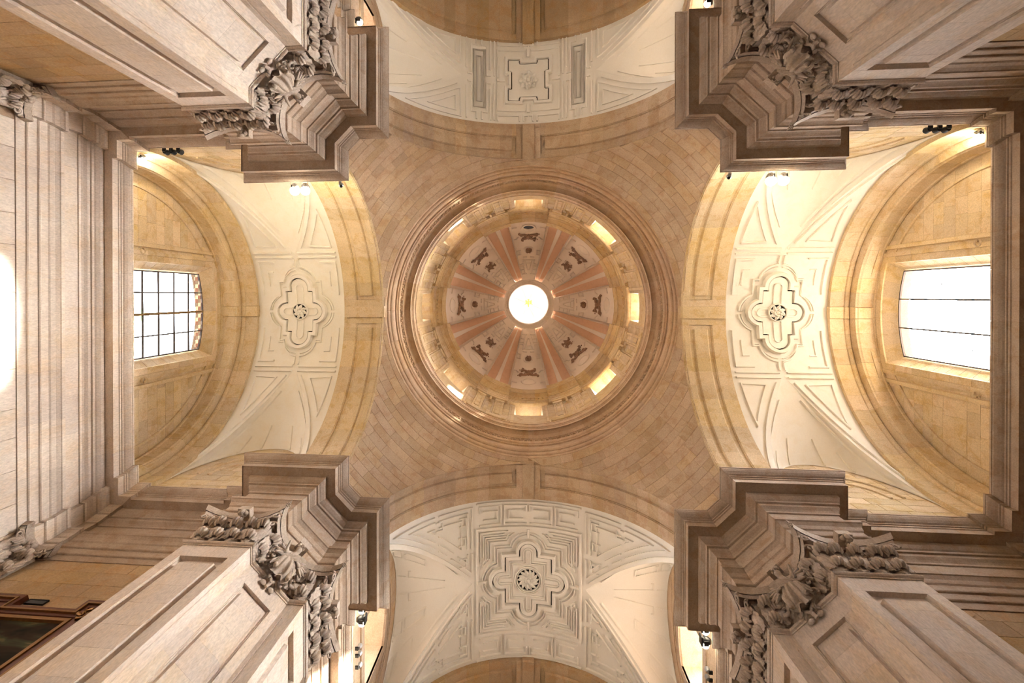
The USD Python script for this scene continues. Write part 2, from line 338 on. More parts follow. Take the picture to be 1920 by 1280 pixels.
# windows of the end walls: iron bars, leaded panes with a tinted border
def transept_window(idx, sx, ybars, zbars, thick, border):
    w = thing(f'window_{idx}', None, None, (sx * 15.25, 0, 17.9), kind='structure')
    tag(w, 'leaded church window with iron bars in the %s end wall' % ('left' if sx < 0 else 'right'), 'window')
    ys = [-1.78] + ybars + [1.72]; zz = [15.75] + zbars + [20.06]
    for i in range(len(ys) - 1):
        for j in range(len(zz) - 1):
            cell = sbox(ys[i], zz[j], ys[i + 1], zz[j + 1]).intersection(glass_op)
            inner = cell
            if border:
                inner = cell.intersection(sbox(-9, 0, 9, 19.55)).difference(sbox(-0.14, 0, 0.10, 21)).difference(sbox(-0.24, 15.7, 0.22, 16.9))
            for pp in polys(inner): put(w, 'pane', relief(pp, S_x(sx * 15.25, sx), 0.004, base=-0.004, bevel=0, seg=3), 'glass_leaded_dim' if border else 'glass_clear')  # left panes darkened to dim the daylight of that window
            if border:
                edge = cell.difference(inner); k = 0
                for gz in np.arange(15.7, 20.2, 0.17):
                    for gy in np.arange(-1.8, 1.8, 0.17):
                        for pp in polys(edge.intersection(sbox(gy, gz, gy + 0.17, gz + 0.17))):
                            k += 1
                            m = 'glass_green' if gz < 16.85 else ('glass_pink', 'glass_blue', 'glass_clear')[int(round(gy / 0.17) + round(gz / 0.17)) % 3]
                            put(w, 'border_pane', relief(pp, S_x(sx * 15.25, sx), 0.004, base=-0.004, bevel=0, seg=3), m)
    for y in ybars:
        t = 0.035 if y in thick else 0.018
        zt = 19.78 + 0.28 * (1 - (y / 1.75) ** 2)
        put(w, 'saddle_bar', bx((sx * 15.22, y, (15.75 + zt) / 2), (0.05, t * 2.6, zt - 15.75)), 'bronze' if y in thick else 'iron')
    for z in zbars:
        put(w, 'saddle_bar', bx((sx * 15.225, -0.03, z), (0.04, 3.5, 0.055)), 'iron')
    put(w, 'window_frame', relief(glass_op.difference(glass_op.buffer(-0.045)), S_x(sx * 15.25, sx), 0.05, base=-0.02, bevel=0, seg=1), 'iron')
    return w
wl = transept_window(1, -1, [-0.90, -0.03, 0.85], [16.72, 17.50, 18.32, 19.15], [-0.03], True)
wr = transept_window(2, 1, [-0.62, 0.55], [], [], False)
for y in (-1.19, -0.03, 1.13):
    for z in (16.9, 17.5, 18.1, 18.75, 19.35):
        put(wr, 'glazing_clip', bx((15.22, y, z), (0.03, 0.02, 0.075)), 'iron')
for y in (-0.62, 0.55):
    for z in (16.9, 17.5, 18.1, 18.75, 19.35):
        put(wr, 'glazing_clip', bx((15.21, y, z), (0.03, 0.045, 0.09)), 'iron')

# side walls of the transept and of the nave (one per corner), ashlar where the lens sees it
walls = {}
for (sx, sy), nm in SIDES.items():
    key = nm.replace(' ', '_')
    w = walls[(sx, sy)] = thing(f'wall_{key}', f'ochre ashlar side walls meeting behind the {nm} crossing pier', 'wall', (sx * 12, sy * 7, FL), kind='structure')
    T = quad4(sx, sy)
    put(w, 'transept_wall', T(bx((12.0, 7.16, 7.0), (6.6, 0.35, 16.8))), 'mortar')
    put(w, 'nave_wall', T(bx((7.16, 17.5, 7.0), (0.35, 17.4, 16.8))), 'wall_stone')
    put(w, 'outer_wall', T(bx((12.2, 7.45, 10.5), (7.0, 0.2, 23.8))), 'mortar')
    z, r_ = 6.3, 0
    while z < 11.9:
        hh = 0.46 + 0.06 * rnd.random(); x = 8.86 + 0.3 * rnd.random() - 0.3
        while x < 14.3:
            ww = 0.7 + 0.75 * rnd.random()
            x0, x1 = max(x, 8.86), min(x + ww, 14.94)
            if x1 - x0 > 0.06: put(w, 'ashlar_block', T(slab(S_y(6.95, 1), x0, x1, z, min(z + hh, 12.1), 1, 1, (.0015, .0015), (.008, .008), .005, .05, rnd.uniform(0, 0.004))), 'wall_stone')
            x += ww
        z += hh

# ------------------------------------------------------------------ the great entablature, four stretches of it
PLAN = np.array([(14.95, 0), (14.95, 6.22), (14.78, 6.22), (14.78, 6.84), (14.32, 6.84), (14.32, 6.95), (9.5, 6.95), (9.5, 6.83), (8.85, 6.83), (8.85, 5.65), (7.05, 5.65), (7.05, 6.08),
                 (6.08, 7.05), (5.65, 7.05), (5.65, 8.85), (6.83, 8.85), (6.83, 9.5), (6.95, 9.5), (6.95, 25.0)], float)
ARCHITRAVE = [(-0.05, 12.05), (0.03, 12.05), (0.03, 12.29), (0.075, 12.305), (0.09, 12.335), (0.075, 12.365), (0.055, 12.375), (0.055, 12.60), (0.10, 12.615), (0.115, 12.645), (0.10, 12.675), (0.085, 12.685), (0.085, 12.88), (0.12, 12.92), (0.15, 13.04), (0.21, 13.13), (0.24, 13.15), (0.24, 13.25), (0.05, 13.27)]
FRIEZE = [(0.05, 13.25), (0.07, 13.27), (0.07, 13.84), (0.05, 13.86)]
CORNICE = [(0.05, 13.82), (0.11, 13.83), (0.115, 13.90), (0.15, 13.95), (0.22, 14.02), (0.235, 14.10), (0.29, 14.11), (0.29, 14.19), (0.33, 14.22), (0.40, 14.30), (0.42, 14.40), (0.42, 14.43), (0.71, 14.45),
           (0.71, 14.43), (0.72, 14.43), (0.72, 14.64), (0.75, 14.66), (0.75, 14.705), (0.785, 14.72), (0.79, 14.75), (0.84, 14.78), (0.90, 14.84), (0.945, 14.90), (0.955, 14.94), (0.97, 14.945), (0.97, 15.0), (0.9, 15.03), (-0.1, 15.06)]
def dense_plan(plan, step):
    out = [plan[0]]
    for a, b in zip(plan[:-1], plan[1:]):
        n = max(1, int(round(np.linalg.norm(b - a) / step)))
        out += [a + (b - a) * k / n for k in range(1, n + 1)]
    return np.array(out)
def sweep_piece(p0, p1, m0, m1, prof, d, g=0.0):
    pr = np.array(prof, float); t = (p1 - p0) / np.linalg.norm(p1 - p0)
    a = p0[None] + m0[None] * pr[:, :1] + t * g; b = p1[None] + m1[None] * pr[:, :1] - t * g
    P = np.stack([np.hstack([a, pr[:, 1:]]), np.hstack([b, pr[:, 1:]])])
    return grid(P)
for (sx, sy), nm in SIDES.items():
    T = quad4(sx, sy)
    e = thing(f'trim_{1 + list(SIDES).index((sx, sy))}', f'heavy moulded stone entablature breaking forward over the {nm} crossing pier', 'entablature', (sx * 7, sy * 7, 12.05), kind='structure')
    for prof, part, step in ((ARCHITRAVE, 'architrave', 1.5), (FRIEZE, 'frieze', 1.2), (CORNICE, 'cornice', 1.7)):
        dp = dense_plan(PLAN, step); mt = mitres(dp)
        for i in range(len(dp) - 1):
            if dp[i][1] > 19 : break
            g = 0.002 if np.linalg.norm(dp[i + 1] - dp[i]) > 0.6 else 0
            put(e, f'{part}_block', T(sweep_piece(dp[i], dp[i + 1], mt[i], mt[i + 1], prof, 1, g)), 'pier_stone' if sx < 0 and dp[i][0] > 14.7 else 'cornice_stone')
    top = Polygon([tuple(p) for p in PLAN] + [(7.3, 25), (7.3, 7.3), (15.2, 7.3), (15.2, 0)])
    put(e, 'cornice_top', T(relief(top.buffer(0), S_flat(15.0), 0.05, base=-0.02, bevel=0, seg=5)), 'mortar')

# ------------------------------------------------------------------ crossing piers
def face_course(A, B, prof, z0, z1, rim=0.14):
    A, B = np.array(A, float), np.array(B, float); L = np.linalg.norm(B - A); t = (B - A) / L; n = np.array([-t[1], t[0]])
    zz = [z0, z0, z0 + 0.006, z1 - 0.006, z1, z1]; e = 0.003 if L > 0.6 else 0; off = [rim, e, 0, 0, e, rim]
    if L < 0.6: zz, off = [z0, z1], [0, 0]
    P = [[np.append(A + t * s - n * ((d + (o if o < rim else 0) if o < rim else rim) if 0 < s < L else (0.02 if o == rim else d)), z) for z, o in zip(zz, off)] for s, d in prof]
    return grid(np.array(P))
def panel_prof(L, b, c, d, field=True):
    """Across a face: border, sunk channel, raised field, channel, border."""
    if L < 0.6: return [(0, 0), (b, 0), (b + 0.010, 0.018), (b + 0.026, 0.018), (b + 0.036, 0), (L, 0)]
    return [(0, 0), (b, 0), (b + .015, d * .5), (b + .03, d * .5), (b + .05, d), (b + c - .05, d), (b + c - .02, d * .4), (b + c, 0.01), (L - b - c, 0.01), (L - b - c + .02, d * .4), (L - b - c + .05, d), (L - b - .05, d), (L - b - .03, d * .5), (L - b - .015, d * .5), (L - b, 0), (L, 0)]
def channel_prof(L, b, d):
    return [(0, 0), (b, 0), (b + .015, d * .5), (b + .03, d * .5), (b + .05, d), (L - b - .05, d), (L - b - .03, d * .5), (L - b - .015, d * .5), (L - b, 0), (L, 0)]
FACES = [((8.85, 5.65), (7.05, 5.65)), ((7.05, 5.65), (7.05, 6.08)), ((7.05, 6.08), (6.08, 7.05)), ((6.08, 7.05), (5.65, 7.05)), ((5.65, 7.05), (5.65, 8.85))]
ASTRAGAL = [(-0.02, 10.96), (0.02, 10.96), (0.025, 10.985), (0.06, 11.0), (0.085, 11.03), (0.085, 11.05), (0.06, 11.075), (0.02, 11.08), (-0.1, 11.09)]

def leaf_mesh(W, H, out, D, plan, n2, z0, rng):
    """An acanthus leaf: a ribbed blade up the bell whose tip rolls over into a scalloped hood; n2 is the wall normal at plan."""
    t2 = np.array([n2[1], -n2[0]])
    def W3(x, y, z):
        q = np.array(plan) + np.multiply.outer(x, t2) + np.multiply.outer(y + out, n2); return np.concatenate([q, np.asarray(z0 + z)[..., None]], -1)
    u, v = np.meshgrid(np.linspace(-1, 1, 13), np.linspace(0, 1, 15), indexing='ij')
    wd = W * 0.47 * (0.72 + 0.28 * np.sin(PI * v)) * (1 - 0.10 * np.abs(np.sin(v * PI * 5)))
    blade = W3(u * wd, 0.03 + 0.05 * v + 0.030 * (1 - np.abs(u)) + 0.020 * np.cos(6 * PI * (v * 1.1 - 0.45 * np.abs(u))) * np.minimum(1, np.abs(u) * 2.5) - 0.04 * u ** 4, H * v)
    ph, ps = np.meshgrid(np.linspace(-PI / 2, PI / 2, 25), np.linspace(0.05, PI / 2 + 0.95, 11), indexing='ij')
    rib = 1 + 0.10 * np.cos(11 * ph) * np.minimum(1, ps)
    sp = np.sin(ps)
    hood = W3(W * 0.40 * np.sin(ph) * sp * rib, 0.05 + D * np.cos(ph) ** .8 * sp * rib - .03 * np.maximum(0, ps - PI / 2), H - 0.03 + 0.16 * np.cos(ps) * rib - 0.03 * np.sin(ph) ** 2)
    return join([grid(blade), grid(hood)])
def spiral(c, n2, r0, turns, w, side, z):
    t2 = np.array([n2[1], -n2[0]]); pts = []
    for k in range(26):
        a = k / 25 * turns * 2 * PI; r = r0 * (1 - 0.8 * k / 25)
        q = np.array(c) + t2 * side * r * math.cos(a) + n2 * (0.02 + 0.03 * k / 25); pts.append((q[0], q[1], z + r * math.sin(a)))
    return tube(pts, np.linspace(w, w * 0.55, 26), 6)

def abacus(T, pier, pts, name='abacus'):
    put(pier, name, T(relief(Polygon(pts).buffer(0), S_flat(12.10), 0.17, base=0.0, bevel=-0.05, seg=0.3)), 'carved_stone')
    put(pier, name, T(relief(Polygon(pts).buffer(-0.07).buffer(0), S_flat(12.0), 0.105, base=0.0, bevel=-0.03, seg=0.3)), 'carved_stone')

def concave(a, b, depth, n=9):
    a, b = np.array(a, float), np.array(b, float); t = (b - a); nn = np.array([-t[1], t[0]]) / np.linalg.norm(t)
    return [tuple(a + t * s - nn * depth * (1 - (2 * s - 1) ** 2)) for s in np.linspace(0, 1, n)]

def rosette(c, n3, r, parent, T, m='carved_stone', petals=6):
    n3 = np.array(n3, float) / np.linalg.norm(n3); a = np.cross(n3, [0.13, 0.2, 0.95]); a /= np.linalg.norm(a); b = np.cross(n3, a)
    parts = [ell(np.array(c) + n3 * r * 0.25, (r * .3,) * 3, 1)]
    for k in range(petals):
        t = 2 * PI * k / petals; q = np.array(c) + (a * math.cos(t) + b * math.sin(t)) * r * 0.6 + n3 * r * 0.08
        parts.append(ell(q, (r * .36, r * .36, r * .36), 1))
    return put(parent, 'rosette', T(join(parts)), m)

def capital_face(pier, T, A, B, nleaf, tipA, tipB, mid=True):
    """Two rows of acanthus, corner volutes and a fleuron on one straight face of a pilaster capital."""
    A, B = np.array(A, float), np.array(B, float); L = np.linalg.norm(B - A); t = (B - A) / L; n2 = np.array([-t[1], t[0]])
    for row, (z0, H, cnt, o) in enumerate(((11.09, 0.27, nleaf, 0.02), (11.16, 0.66, nleaf + (1 if nleaf > 1 else 0), 0.05))):
        for k in range(cnt):
            s = (k + 0.5) / cnt if row == 0 or nleaf == 1 else k / (cnt - 1)
            s = min(max(s, 0.06), 0.94)
            put(pier, 'acanthus_leaf', T(leaf_mesh(L / max(nleaf, 1) * 0.96, H, o, 0.20 + 0.05 * row, A + t * L * s, n2, z0, rnd)), 'carved_stone', smooth=True)
    if mid:
        M = A + t * L / 2
        bl = [tuple(M + n2 * (0.10 + 0.25 * s)) + (11.78 + 0.25 * math.sin(s * 2.6),) for s in np.linspace(0, 1, 8)]
        put(pier, 'fleuron', T(join([tube(bl, np.linspace(.03, .05, 8), 6), ell(np.append(M + n2 * 0.33, 12.08), (.12, .12, .09), 2), ell(np.append(M + n2 * 0.40, 12.02), (.07, .07, .09), 1), ell(np.append(M + n2 * .34 + t * .09, 12.04), (.06, .06, .07), 1), ell(np.append(M + n2 * .34 - t * .09, 12.04), (.06, .06, .07), 1)])), 'carved_stone', smooth=True)
        for sgn in (-1, 1):
            put(pier, 'volute', T(spiral(M + t * sgn * L * 0.17, n2, 0.12, 1.6, 0.028, sgn, 11.88)), 'carved_stone', smooth=True)
    for P_, tip, sgn in ((A, tipA, 1), (B, tipB, -1)):
        if tip:
            tip_ = np.array(tip)
            for q in np.linspace(0.35, 1, 2):
                put(pier, 'volute', T(spiral(P_ * (1 - .55 * q) + tip_ * .55 * q + t * sgn * 0.05, n2, 0.13, 1.7, 0.03, -sgn, 11.88)), 'carved_stone', smooth=True)

def hull_chain(js):
    """Organic body: hull of spheres along joints (x, y, z, r)."""
    import manifold3d as m3
    out = None
    for a, b in zip(js[:-1], js[1:]):
        sp = [m3.Manifold.sphere(q[3], 14).translate(list(map(float, q[:3]))) for q in (a, b)]
        h = m3.Manifold.batch_hull(sp); out = h if out is None else out + h
    return out
def organic(chains, edge=0.05, it=12):
    out = None
    for c in chains:
        h = hull_chain(c); out = h if out is None else out + h
    out = out.refine_to_length(edge); m = out.to_mesh()
    t = trimesh.Trimesh(m.vert_properties[:, :3], m.tri_verts, process=True)
    trimesh.smoothing.filter_taubin(t, iterations=it)
    return np.array(t.vertices), np.array(t.faces)

def relief_figure(pier, T, flip):
    """The seated draped figure with wings and cartouche carved on the chamfer of the capital (frame: u along the chamfer, o outwards)."""
    c = np.array([6.565, 6.565]); o = np.array([-1, -1]) / math.sqrt(2); u = np.array([1, -1]) / math.sqrt(2) * flip
    def W(p, z):
        z = np.asarray(z) * 1.16 - 11.0 * .16
        p = np.atleast_2d(p); return np.hstack([c + np.outer(p[:, 0], u) + np.outer(p[:, 1], o), z.reshape(-1, 1)])
    def L3(m):
        v, f = m; return T((W(v[:, :2], v[:, 2]), f))
    # local coordinates: x along the chamfer, y outwards, z up
    body = organic([[(0, .14, 11.30, .20), (.02, .18, 11.58, .16), (.02, .22, 11.76, .13), (.02, .28, 11.86, .065), (.03, .35, 11.93, .085)],
                    [(-.10, .20, 11.42, .11), (-.22, .33, 11.36, .085), (-.24, .33, 11.12, .06), (-.27, .40, 11.07, .04)],
                    [(.10, .20, 11.42, .11), (.19, .36, 11.40, .085), (.23, .34, 11.14, .06), (.25, .42, 11.10, .04)],
                    [(.12, .24, 11.77, .06), (.27, .32, 11.64, .048), (.34, .42, 11.74, .036), (.37, .46, 11.80, .03)],
                    [(-.09, .24, 11.77, .06), (-.25, .32, 11.62, .048), (-.19, .43, 11.52, .036), (-.15, .46, 11.50, .03)]], 0.03, 8)
    fig = put(pier, 'carved_figure', L3(body), 'carved_stone', smooth=True, label='carved seated figure with flowing drapery on the chamfer')
    hd = np.array([.03, .40, 11.96])
    put(fig, 'carved_face', L3(join([ell(hd + (0, .07, -.01), (.016, .025, .02), 1), ell(hd + (-.035, .075, .015), (.014, .012, .01), 1), ell(hd + (.035, .075, .015), (.014, .012, .01), 1), ell(hd + (0, .07, -.045), (.026, .014, .009), 1), ell(hd + (-.09, .0, 0), (.015, .03, .03), 1), ell(hd + (.09, .0, 0), (.015, .03, .03), 1)])), 'carved_stone', smooth=True)
    rr = random.Random(5)
    put(fig, 'carved_hair', L3(join([ell(hd + (.09 * math.cos(a) * math.cos(b), -.02 + .09 * math.sin(a) * math.cos(b), .03 + .08 * math.sin(b)), (.035, .035, .03), 1) for a, b in [(rr.uniform(2.2, 7.2), rr.uniform(0, 1.4)) for _ in range(22)]])), 'carved_stone', smooth=True)
    sq, qq = np.meshgrid(np.linspace(0, 1, 18), np.linspace(-1, 1, 33), indexing='ij')
    def sheet(x, y, z): put(fig, 'drapery_fold', L3(grid(np.stack([x, y, z], -1))), 'carved_stone', smooth=True)
    crease = lambda t: np.abs(((t / PI) % 2) - 1) * 2 - 1                       # sharp folds
    sheet(qq * (.17 + .22 * sq) + .02 * np.sin(5 * sq), .27 + .20 * np.sin(PI * np.minimum(1, .15 + sq * .95)) * (1 - .5 * qq ** 2) + .045 * crease(qq * 11 + 2.5 * np.sin(2.5 * sq)) * (.35 + .65 * sq), 11.60 - .56 * sq + .05 * np.cos(qq * 7) * sq)
    sheet(-.20 + .42 * sq + .10 * qq, .37 + .05 * np.sin(PI * sq) + .035 * crease(qq * 8 + sq * 3), 11.74 - .34 * sq + .07 * qq)
    sheet(.10 + .26 * sq + .05 * qq, .40 - .10 * sq + .04 * crease(qq * 7 + 2 * sq), 11.52 - .40 * sq + .12 * qq)
    sheet(-.14 - .26 * sq + .04 * qq, .40 - .12 * sq + .04 * crease(qq * 7 - 2 * sq), 11.46 - .36 * sq + .14 * qq)
    for sgn in (-1, 1):
        for k in range(5):
            a = math.radians(35 + 22 * k); b0 = np.array([sgn * .16, .14, 11.66])
            tip = b0 + np.array([sgn * .40 * math.sin(a), .05 + .02 * k, .34 * math.cos(a)])
            put(fig, 'wing_feather', L3(join([tube([b0, (b0 + tip) / 2 + (0, .05, 0), tip], [.05, .06, .02], 6)])), 'carved_stone', smooth=True)
    for k in range(9):
        a = k / 9 * 2 * PI; cc = np.array([.46 * math.cos(a), .08, 11.44 + .36 * math.sin(a)])
        pts = [cc + (.10 * (1 - s * .75) * math.cos(a + 5.5 * s), .05 + .07 * s, .10 * (1 - s * .75) * math.sin(a + 5.5 * s)) for s in np.linspace(0, 1, 14)]
        put(fig, 'scroll_leaf', L3(tube(pts, np.linspace(.05, .022, 14), 6)), 'carved_stone', smooth=True)
    # ribbon that drops over the astragal
    put(fig, 'ribbon', L3(join([tube([(-.22, .02, 10.98), (-.10, .10, 11.05), (0, .12, 10.93), (.10, .10, 11.05), (.22, .02, 10.98)], [.03, .05, .055, .05, .03], 7), tube([(0, .11, 10.95), (.02, .09, 10.80)], [.055, .04], 7), ell((-.14, .06, 10.86), (.09, .04, .06), 1), ell((.14, .06, 10.86), (.09, .04, .06), 1)])), 'carved_stone', smooth=True)
    put(pier, 'bracket_block', L3(bx((0.0, .20, 12.17), (.34, .45, .19))), 'carved_stone')

for (sx, sy), nm in SIDES.items():
    T = quad4(sx, sy)
    p = thing('crossing_pier', f'{nm} crossing pier with panelled stone pilasters and carved acanthus capital', 'pier', (sx * 7.3, sy * 7.3, FL), 'piers at the crossing')
    block = [(8.9, 7.3), (8.85, 5.65), (7.05, 5.65), (7.05, 6.08), (6.08, 7.05), (5.65, 7.05), (5.65, 8.85), (7.3, 8.9), (7.3, 7.3)]
    core = Polygon(block).buffer(-0.15, join_style=2)
    put(p, 'pier_core', T(relief(core, S_flat(FL), 16.0, base=0, bevel=0, seg=9)), 'mortar')
    for k, (z0, z1) in enumerate(((FL, 0.2), (0.2, 3.4), (3.4, 6.4))):
        put(p, 'lower_shaft', T(relief(Polygon(block), S_flat(z0), z1 - z0, base=0, bevel=0.12 if k == 0 else 0, seg=9)), 'pier_stone')
    courses = [6.4, 6.98, 7.62, 8.2, 8.83, 9.42, 9.95, 10.27]
    for A, B in FACES:
        L = math.dist(A, B); big = L > 1
        b, c, d = (0.27, 0.20, 0.12) if L > 1.5 else ((0.22, 0.13, 0.10) if big else (0.11, 0, 0.028))
        for z0, z1 in zip(courses[:-1], courses[1:]):
            put(p, 'shaft_stone', T(face_course(A, B, panel_prof(L, b, c, d), z0, z1)), 'pier_stone')
        put(p, 'shaft_stone', T(face_course(A, B, channel_prof(L, b, d) if big else panel_prof(L, b, c, d), 10.27, 10.50)), 'pier_stone')
        put(p, 'shaft_stone', T(face_course(A, B, [(0, 0), (.02, 0), (L - .02, 0), (L, 0)], 10.50, 10.98)), 'pier_stone')
    pl = np.array([(8.85, 6.95)] + [FACES[0][0]] + [f[1] for f in FACES] + [(6.95, 8.85)]); mt = mitres(pl)
    for i in range(len(pl) - 1): put(p, 'astragal', T(sweep_piece(pl[i], pl[i + 1], mt[i], mt[i + 1], ASTRAGAL, 1)), 'pier_stone')
    cap = put(p, 'capital', T(relief(Polygon(block).buffer(-0.02, join_style=2), S_flat(11.05), 1.1, base=0, bevel=0, seg=9)), 'carved_stone', label='carved acanthus capital folded round the pier')
    tips = [(9.15, 5.22), (6.62, 5.00), (5.00, 6.62), (5.22, 9.15)]
    ab = [(9.2, 6.9)] + concave(tips[0], tips[1], 0.36) + concave(tips[1], (6.72, 6.20), 0.16, 6)[1:] + [(6.20, 6.72)] + concave((6.20, 6.72), tips[2], 0.16, 6)[1:] + concave(tips[2], tips[3], 0.36)[1:] + [(6.9, 9.2)]
    abacus(T, cap, ab)
    capital_face(cap, T, *FACES[0], 4, tips[0], tips[1])
    capital_face(cap, T, *FACES[1], 1, None, None, False)
    capital_face(cap, T, *FACES[3], 1, None, None, False)
    capital_face(cap, T, *FACES[4], 4, tips[2], tips[3])
    for q in (0.06, 0.94):
        A, B = np.array(FACES[2][0]), np.array(FACES[2][1]); n2 = np.array([-1, -1]) / math.sqrt(2)
        put(cap, 'acanthus_leaf', T(leaf_mesh(0.34, 0.60, 0.0, 0.22, A + (B - A) * q, n2, 11.16, rnd)), 'carved_stone', smooth=True)
    for tpt in tips[1:3]:
        t2 = np.array(tpt); rosette(np.append(t2 * 0.985 + .09, 12.02), (-1, -1, -1.2), 0.07, cap, T)
    for mid_, n2 in (((7.95, 5.42), (0, -1)), ((5.42, 7.95), (-1, 0))):
        put(cap, 'bracket_block', T(bx((mid_[0] + n2[0] * .0, mid_[1] + n2[1] * .0, 12.17), (.34, .40, .19))), 'carved_stone')
    relief_figure(p, T, 1)

# ------------------------------------------------------------------ arches
def arch_S(axis, sgn, F, R_):
    """(along, theta, depth) -> point; theta from the crown; depth grows into the masonry."""
    def S(a, th, d):
        c = (R_ + d) * np.sin(th); z = ZS + (R_ + d) * np.cos(th); al = sgn * (F + a)
        return np.stack([al, c, z] if axis == 'x' else [c, al, z], -1)
    return S
def voussoir(S, prof, t0, t1, nt=3, joint=0.004):
    th = np.concatenate([[t0], np.linspace(t0 + 0.0025, t1 - 0.0025, nt), [t1]])
    a = np.array([q[0] for q in prof]); d = np.array([q[1] for q in prof])
    A, TH = np.meshgrid(a, th, indexing='ij'); D = np.repeat(d[:, None], len(th), 1).copy(); D[:, 0] += joint; D[:, -1] += joint
    return grid(S(A, TH, D))
def soffit_profiles(w, step, face=True):
    f = [(-0.06, 0.34), (-0.06, 0.17), (-0.035, 0.15), (-0.035, 0.05), (-0.01, 0.03), (0, 0.0)] if face else [(0, 1.1), (0, 0)]
    e = [(w - 0.20, 0), (w - 0.19, step), (w + 0.1, step)]
    b1, c1, c2, b2 = 0.29, 0.53, w - 0.76, w - 0.52
    full = f + [(b1, 0), (b1 + .02, .03), (b1 + .045, .03), (b1 + .06, .075), (c1 - .06, .075), (c1 - .03, .03), (c1, 0.0), (c2, 0.0), (c2 + .03, .03), (c2 + .06, .075), (b2 - .06, .075), (b2 - .045, .03), (b2 - .02, .03), (b2, 0)] + e
    chan = f + [(b1, 0), (b1 + .02, .03), (b1 + .045, .03), (b1 + .06, .075), (b2 - .06, .075), (b2 - .045, .03), (b2 - .02, .03), (b2, 0)] + e
    return full, chan, f + e
trim = list(range(5, 30))
TEND = PI / 2 + 0.082
def build_arch(name, label, axis, sgn, F, w, step, m, R_=R, face=True, group=None, blocks=13, panel_end=1.42):
    a = thing(f'trim_{trim.pop(0)}', label, 'arch', (sgn * F, 0, ZS + R_) if axis == 'x' else (0, sgn * F, ZS + R_), kind='structure')
    S = arch_S(axis, sgn, F, R_); full, chan, flat = soffit_profiles(w, step, face)
    kw = 0.27 / R_
    kp = [(q[0] - (0.015 if q[0] <= 0 else 0), q[1] - (0.07 if -0.07 < q[0] < w - 0.03 and q[1] < 0.2 else 0)) for q in flat]
    kp = [(-0.075, 0.34), (-0.075, -0.03), (0, -0.075), (w - 0.02, -0.075), (w - 0.02, step), (w + 0.1, step)]
    ks = join([voussoir(S, kp, -kw, kw, 4, 0.0)] + [grid(S(*np.meshgrid(np.array([-0.07, w - 0.02]), np.array([s * kw]), indexing='ij'), np.zeros((2, 1))).repeat(2, 1) + 0) for s in ()])
    # close the two sides of the keystone
    sides = []
    for s in (-1, 1):
        A = np.array([[-0.075, -0.075], [w - 0.02, w - 0.02]]); D = np.array([[-0.075, 0.10], [-0.075, 0.10]])
        sides.append(grid(S(A, np.full((2, 2), s * kw), D)))
    put(a, 'keystone', join([ks] + sides), m)
    for s in (-1, 1):
        def seg(t0, t1, prof): put(a, 'voussoir', voussoir(S, prof, *sorted((s * t0, s * t1))), m)
        seg(kw, kw + 0.05, flat); seg(kw + 0.05, kw + 0.085, chan)
        ts = np.linspace(kw + 0.085, panel_end, blocks)
        for t0, t1 in zip(ts[:-1], ts[1:]): seg(t0, t1, full)
        seg(panel_end, TEND, flat)
    return a
for sgn, nm, m in ((-1, 'left', 'golden_stone'), (1, 'right', 'golden_stone')):
    build_arch('crossing_arch', f'panelled stone crossing arch opening to the {nm} transept vault', 'x', sgn, FX, WX, 0.09, m)
for sgn, nm in ((-1, 'top'), (1, 'bottom')):
    build_arch('crossing_arch', f'panelled stone crossing arch in front of the white vault at the {nm} of the picture', 'y', sgn, FY, WY, 0.20, 'sandstone', blocks=15)
YT, YB = 12.74, 16.45
build_arch('nave_arch', 'ochre stone arch with sunk panels at the very top edge of the picture', 'y', -1, YT, 2.9, 0.15, 'wall_stone', face=False, blocks=15)
build_arch('nave_arch', 'ochre stone arch at the very bottom edge of the picture', 'y', 1, YB, 2.4, 0.15, 'wall_stone', face=False, blocks=15)

# arches against the end walls: a plain band, then a recessed moulded order
for sgn, nm in ((-1, 'left'), (1, 'right')):
    a = thing(f'trim_{trim.pop(0)}', f'plain moulded stone arch framing the great window of the {nm} end wall', 'arch', (sgn * 14.1, 0, ZS + R), kind='structure')
    S = arch_S('x', sgn, 13.36, R); T0 = TEND
    prof = [(0, 0.35), (0, 0), (0.58, 0), (0.60, -0.05), (0.66, -0.09), (0.74, -0.09), (0.78, -0.05), (0.80, -0.30), (0.82, -0.36), (0.88, -0.37), (0.93, -0.40), (1.42, -0.40), (1.46, -0.43), (1.54, -0.43), (1.60, -0.38)]
    ts = np.concatenate([-np.linspace(0.045, T0, 15)[::-1], np.linspace(0.045, T0, 15)])
    for t0, t1 in zip(ts[:-1], ts[1:]):
        if t0 < 0 < t1:
            kp = [(q[0] - .03, q[1] - .06) for q in prof[:9]] + [(q[0], q[1] - 0.03) for q in prof[9:]]
            put(a, 'keystone', voussoir(S, kp, t0, t1, 3, 0.10), 'golden_stone')
        else: put(a, 'voussoir', voussoir(S, prof, t0, t1, 4, 0.012), 'golden_stone')
    band = Point(0, ZS).buffer(R2 - 0.42, 64).difference(Point(0, ZS).buffer(R2 - 0.50, 64)).intersection(sbox(-9, 15, 9, 20.0))
    for pp in polys(band): put(a, 'wall_fillet', relief(pp, S_x(sgn * XE, sgn), 0.05, bevel=0.015, seg=0.4), 'golden_stone')

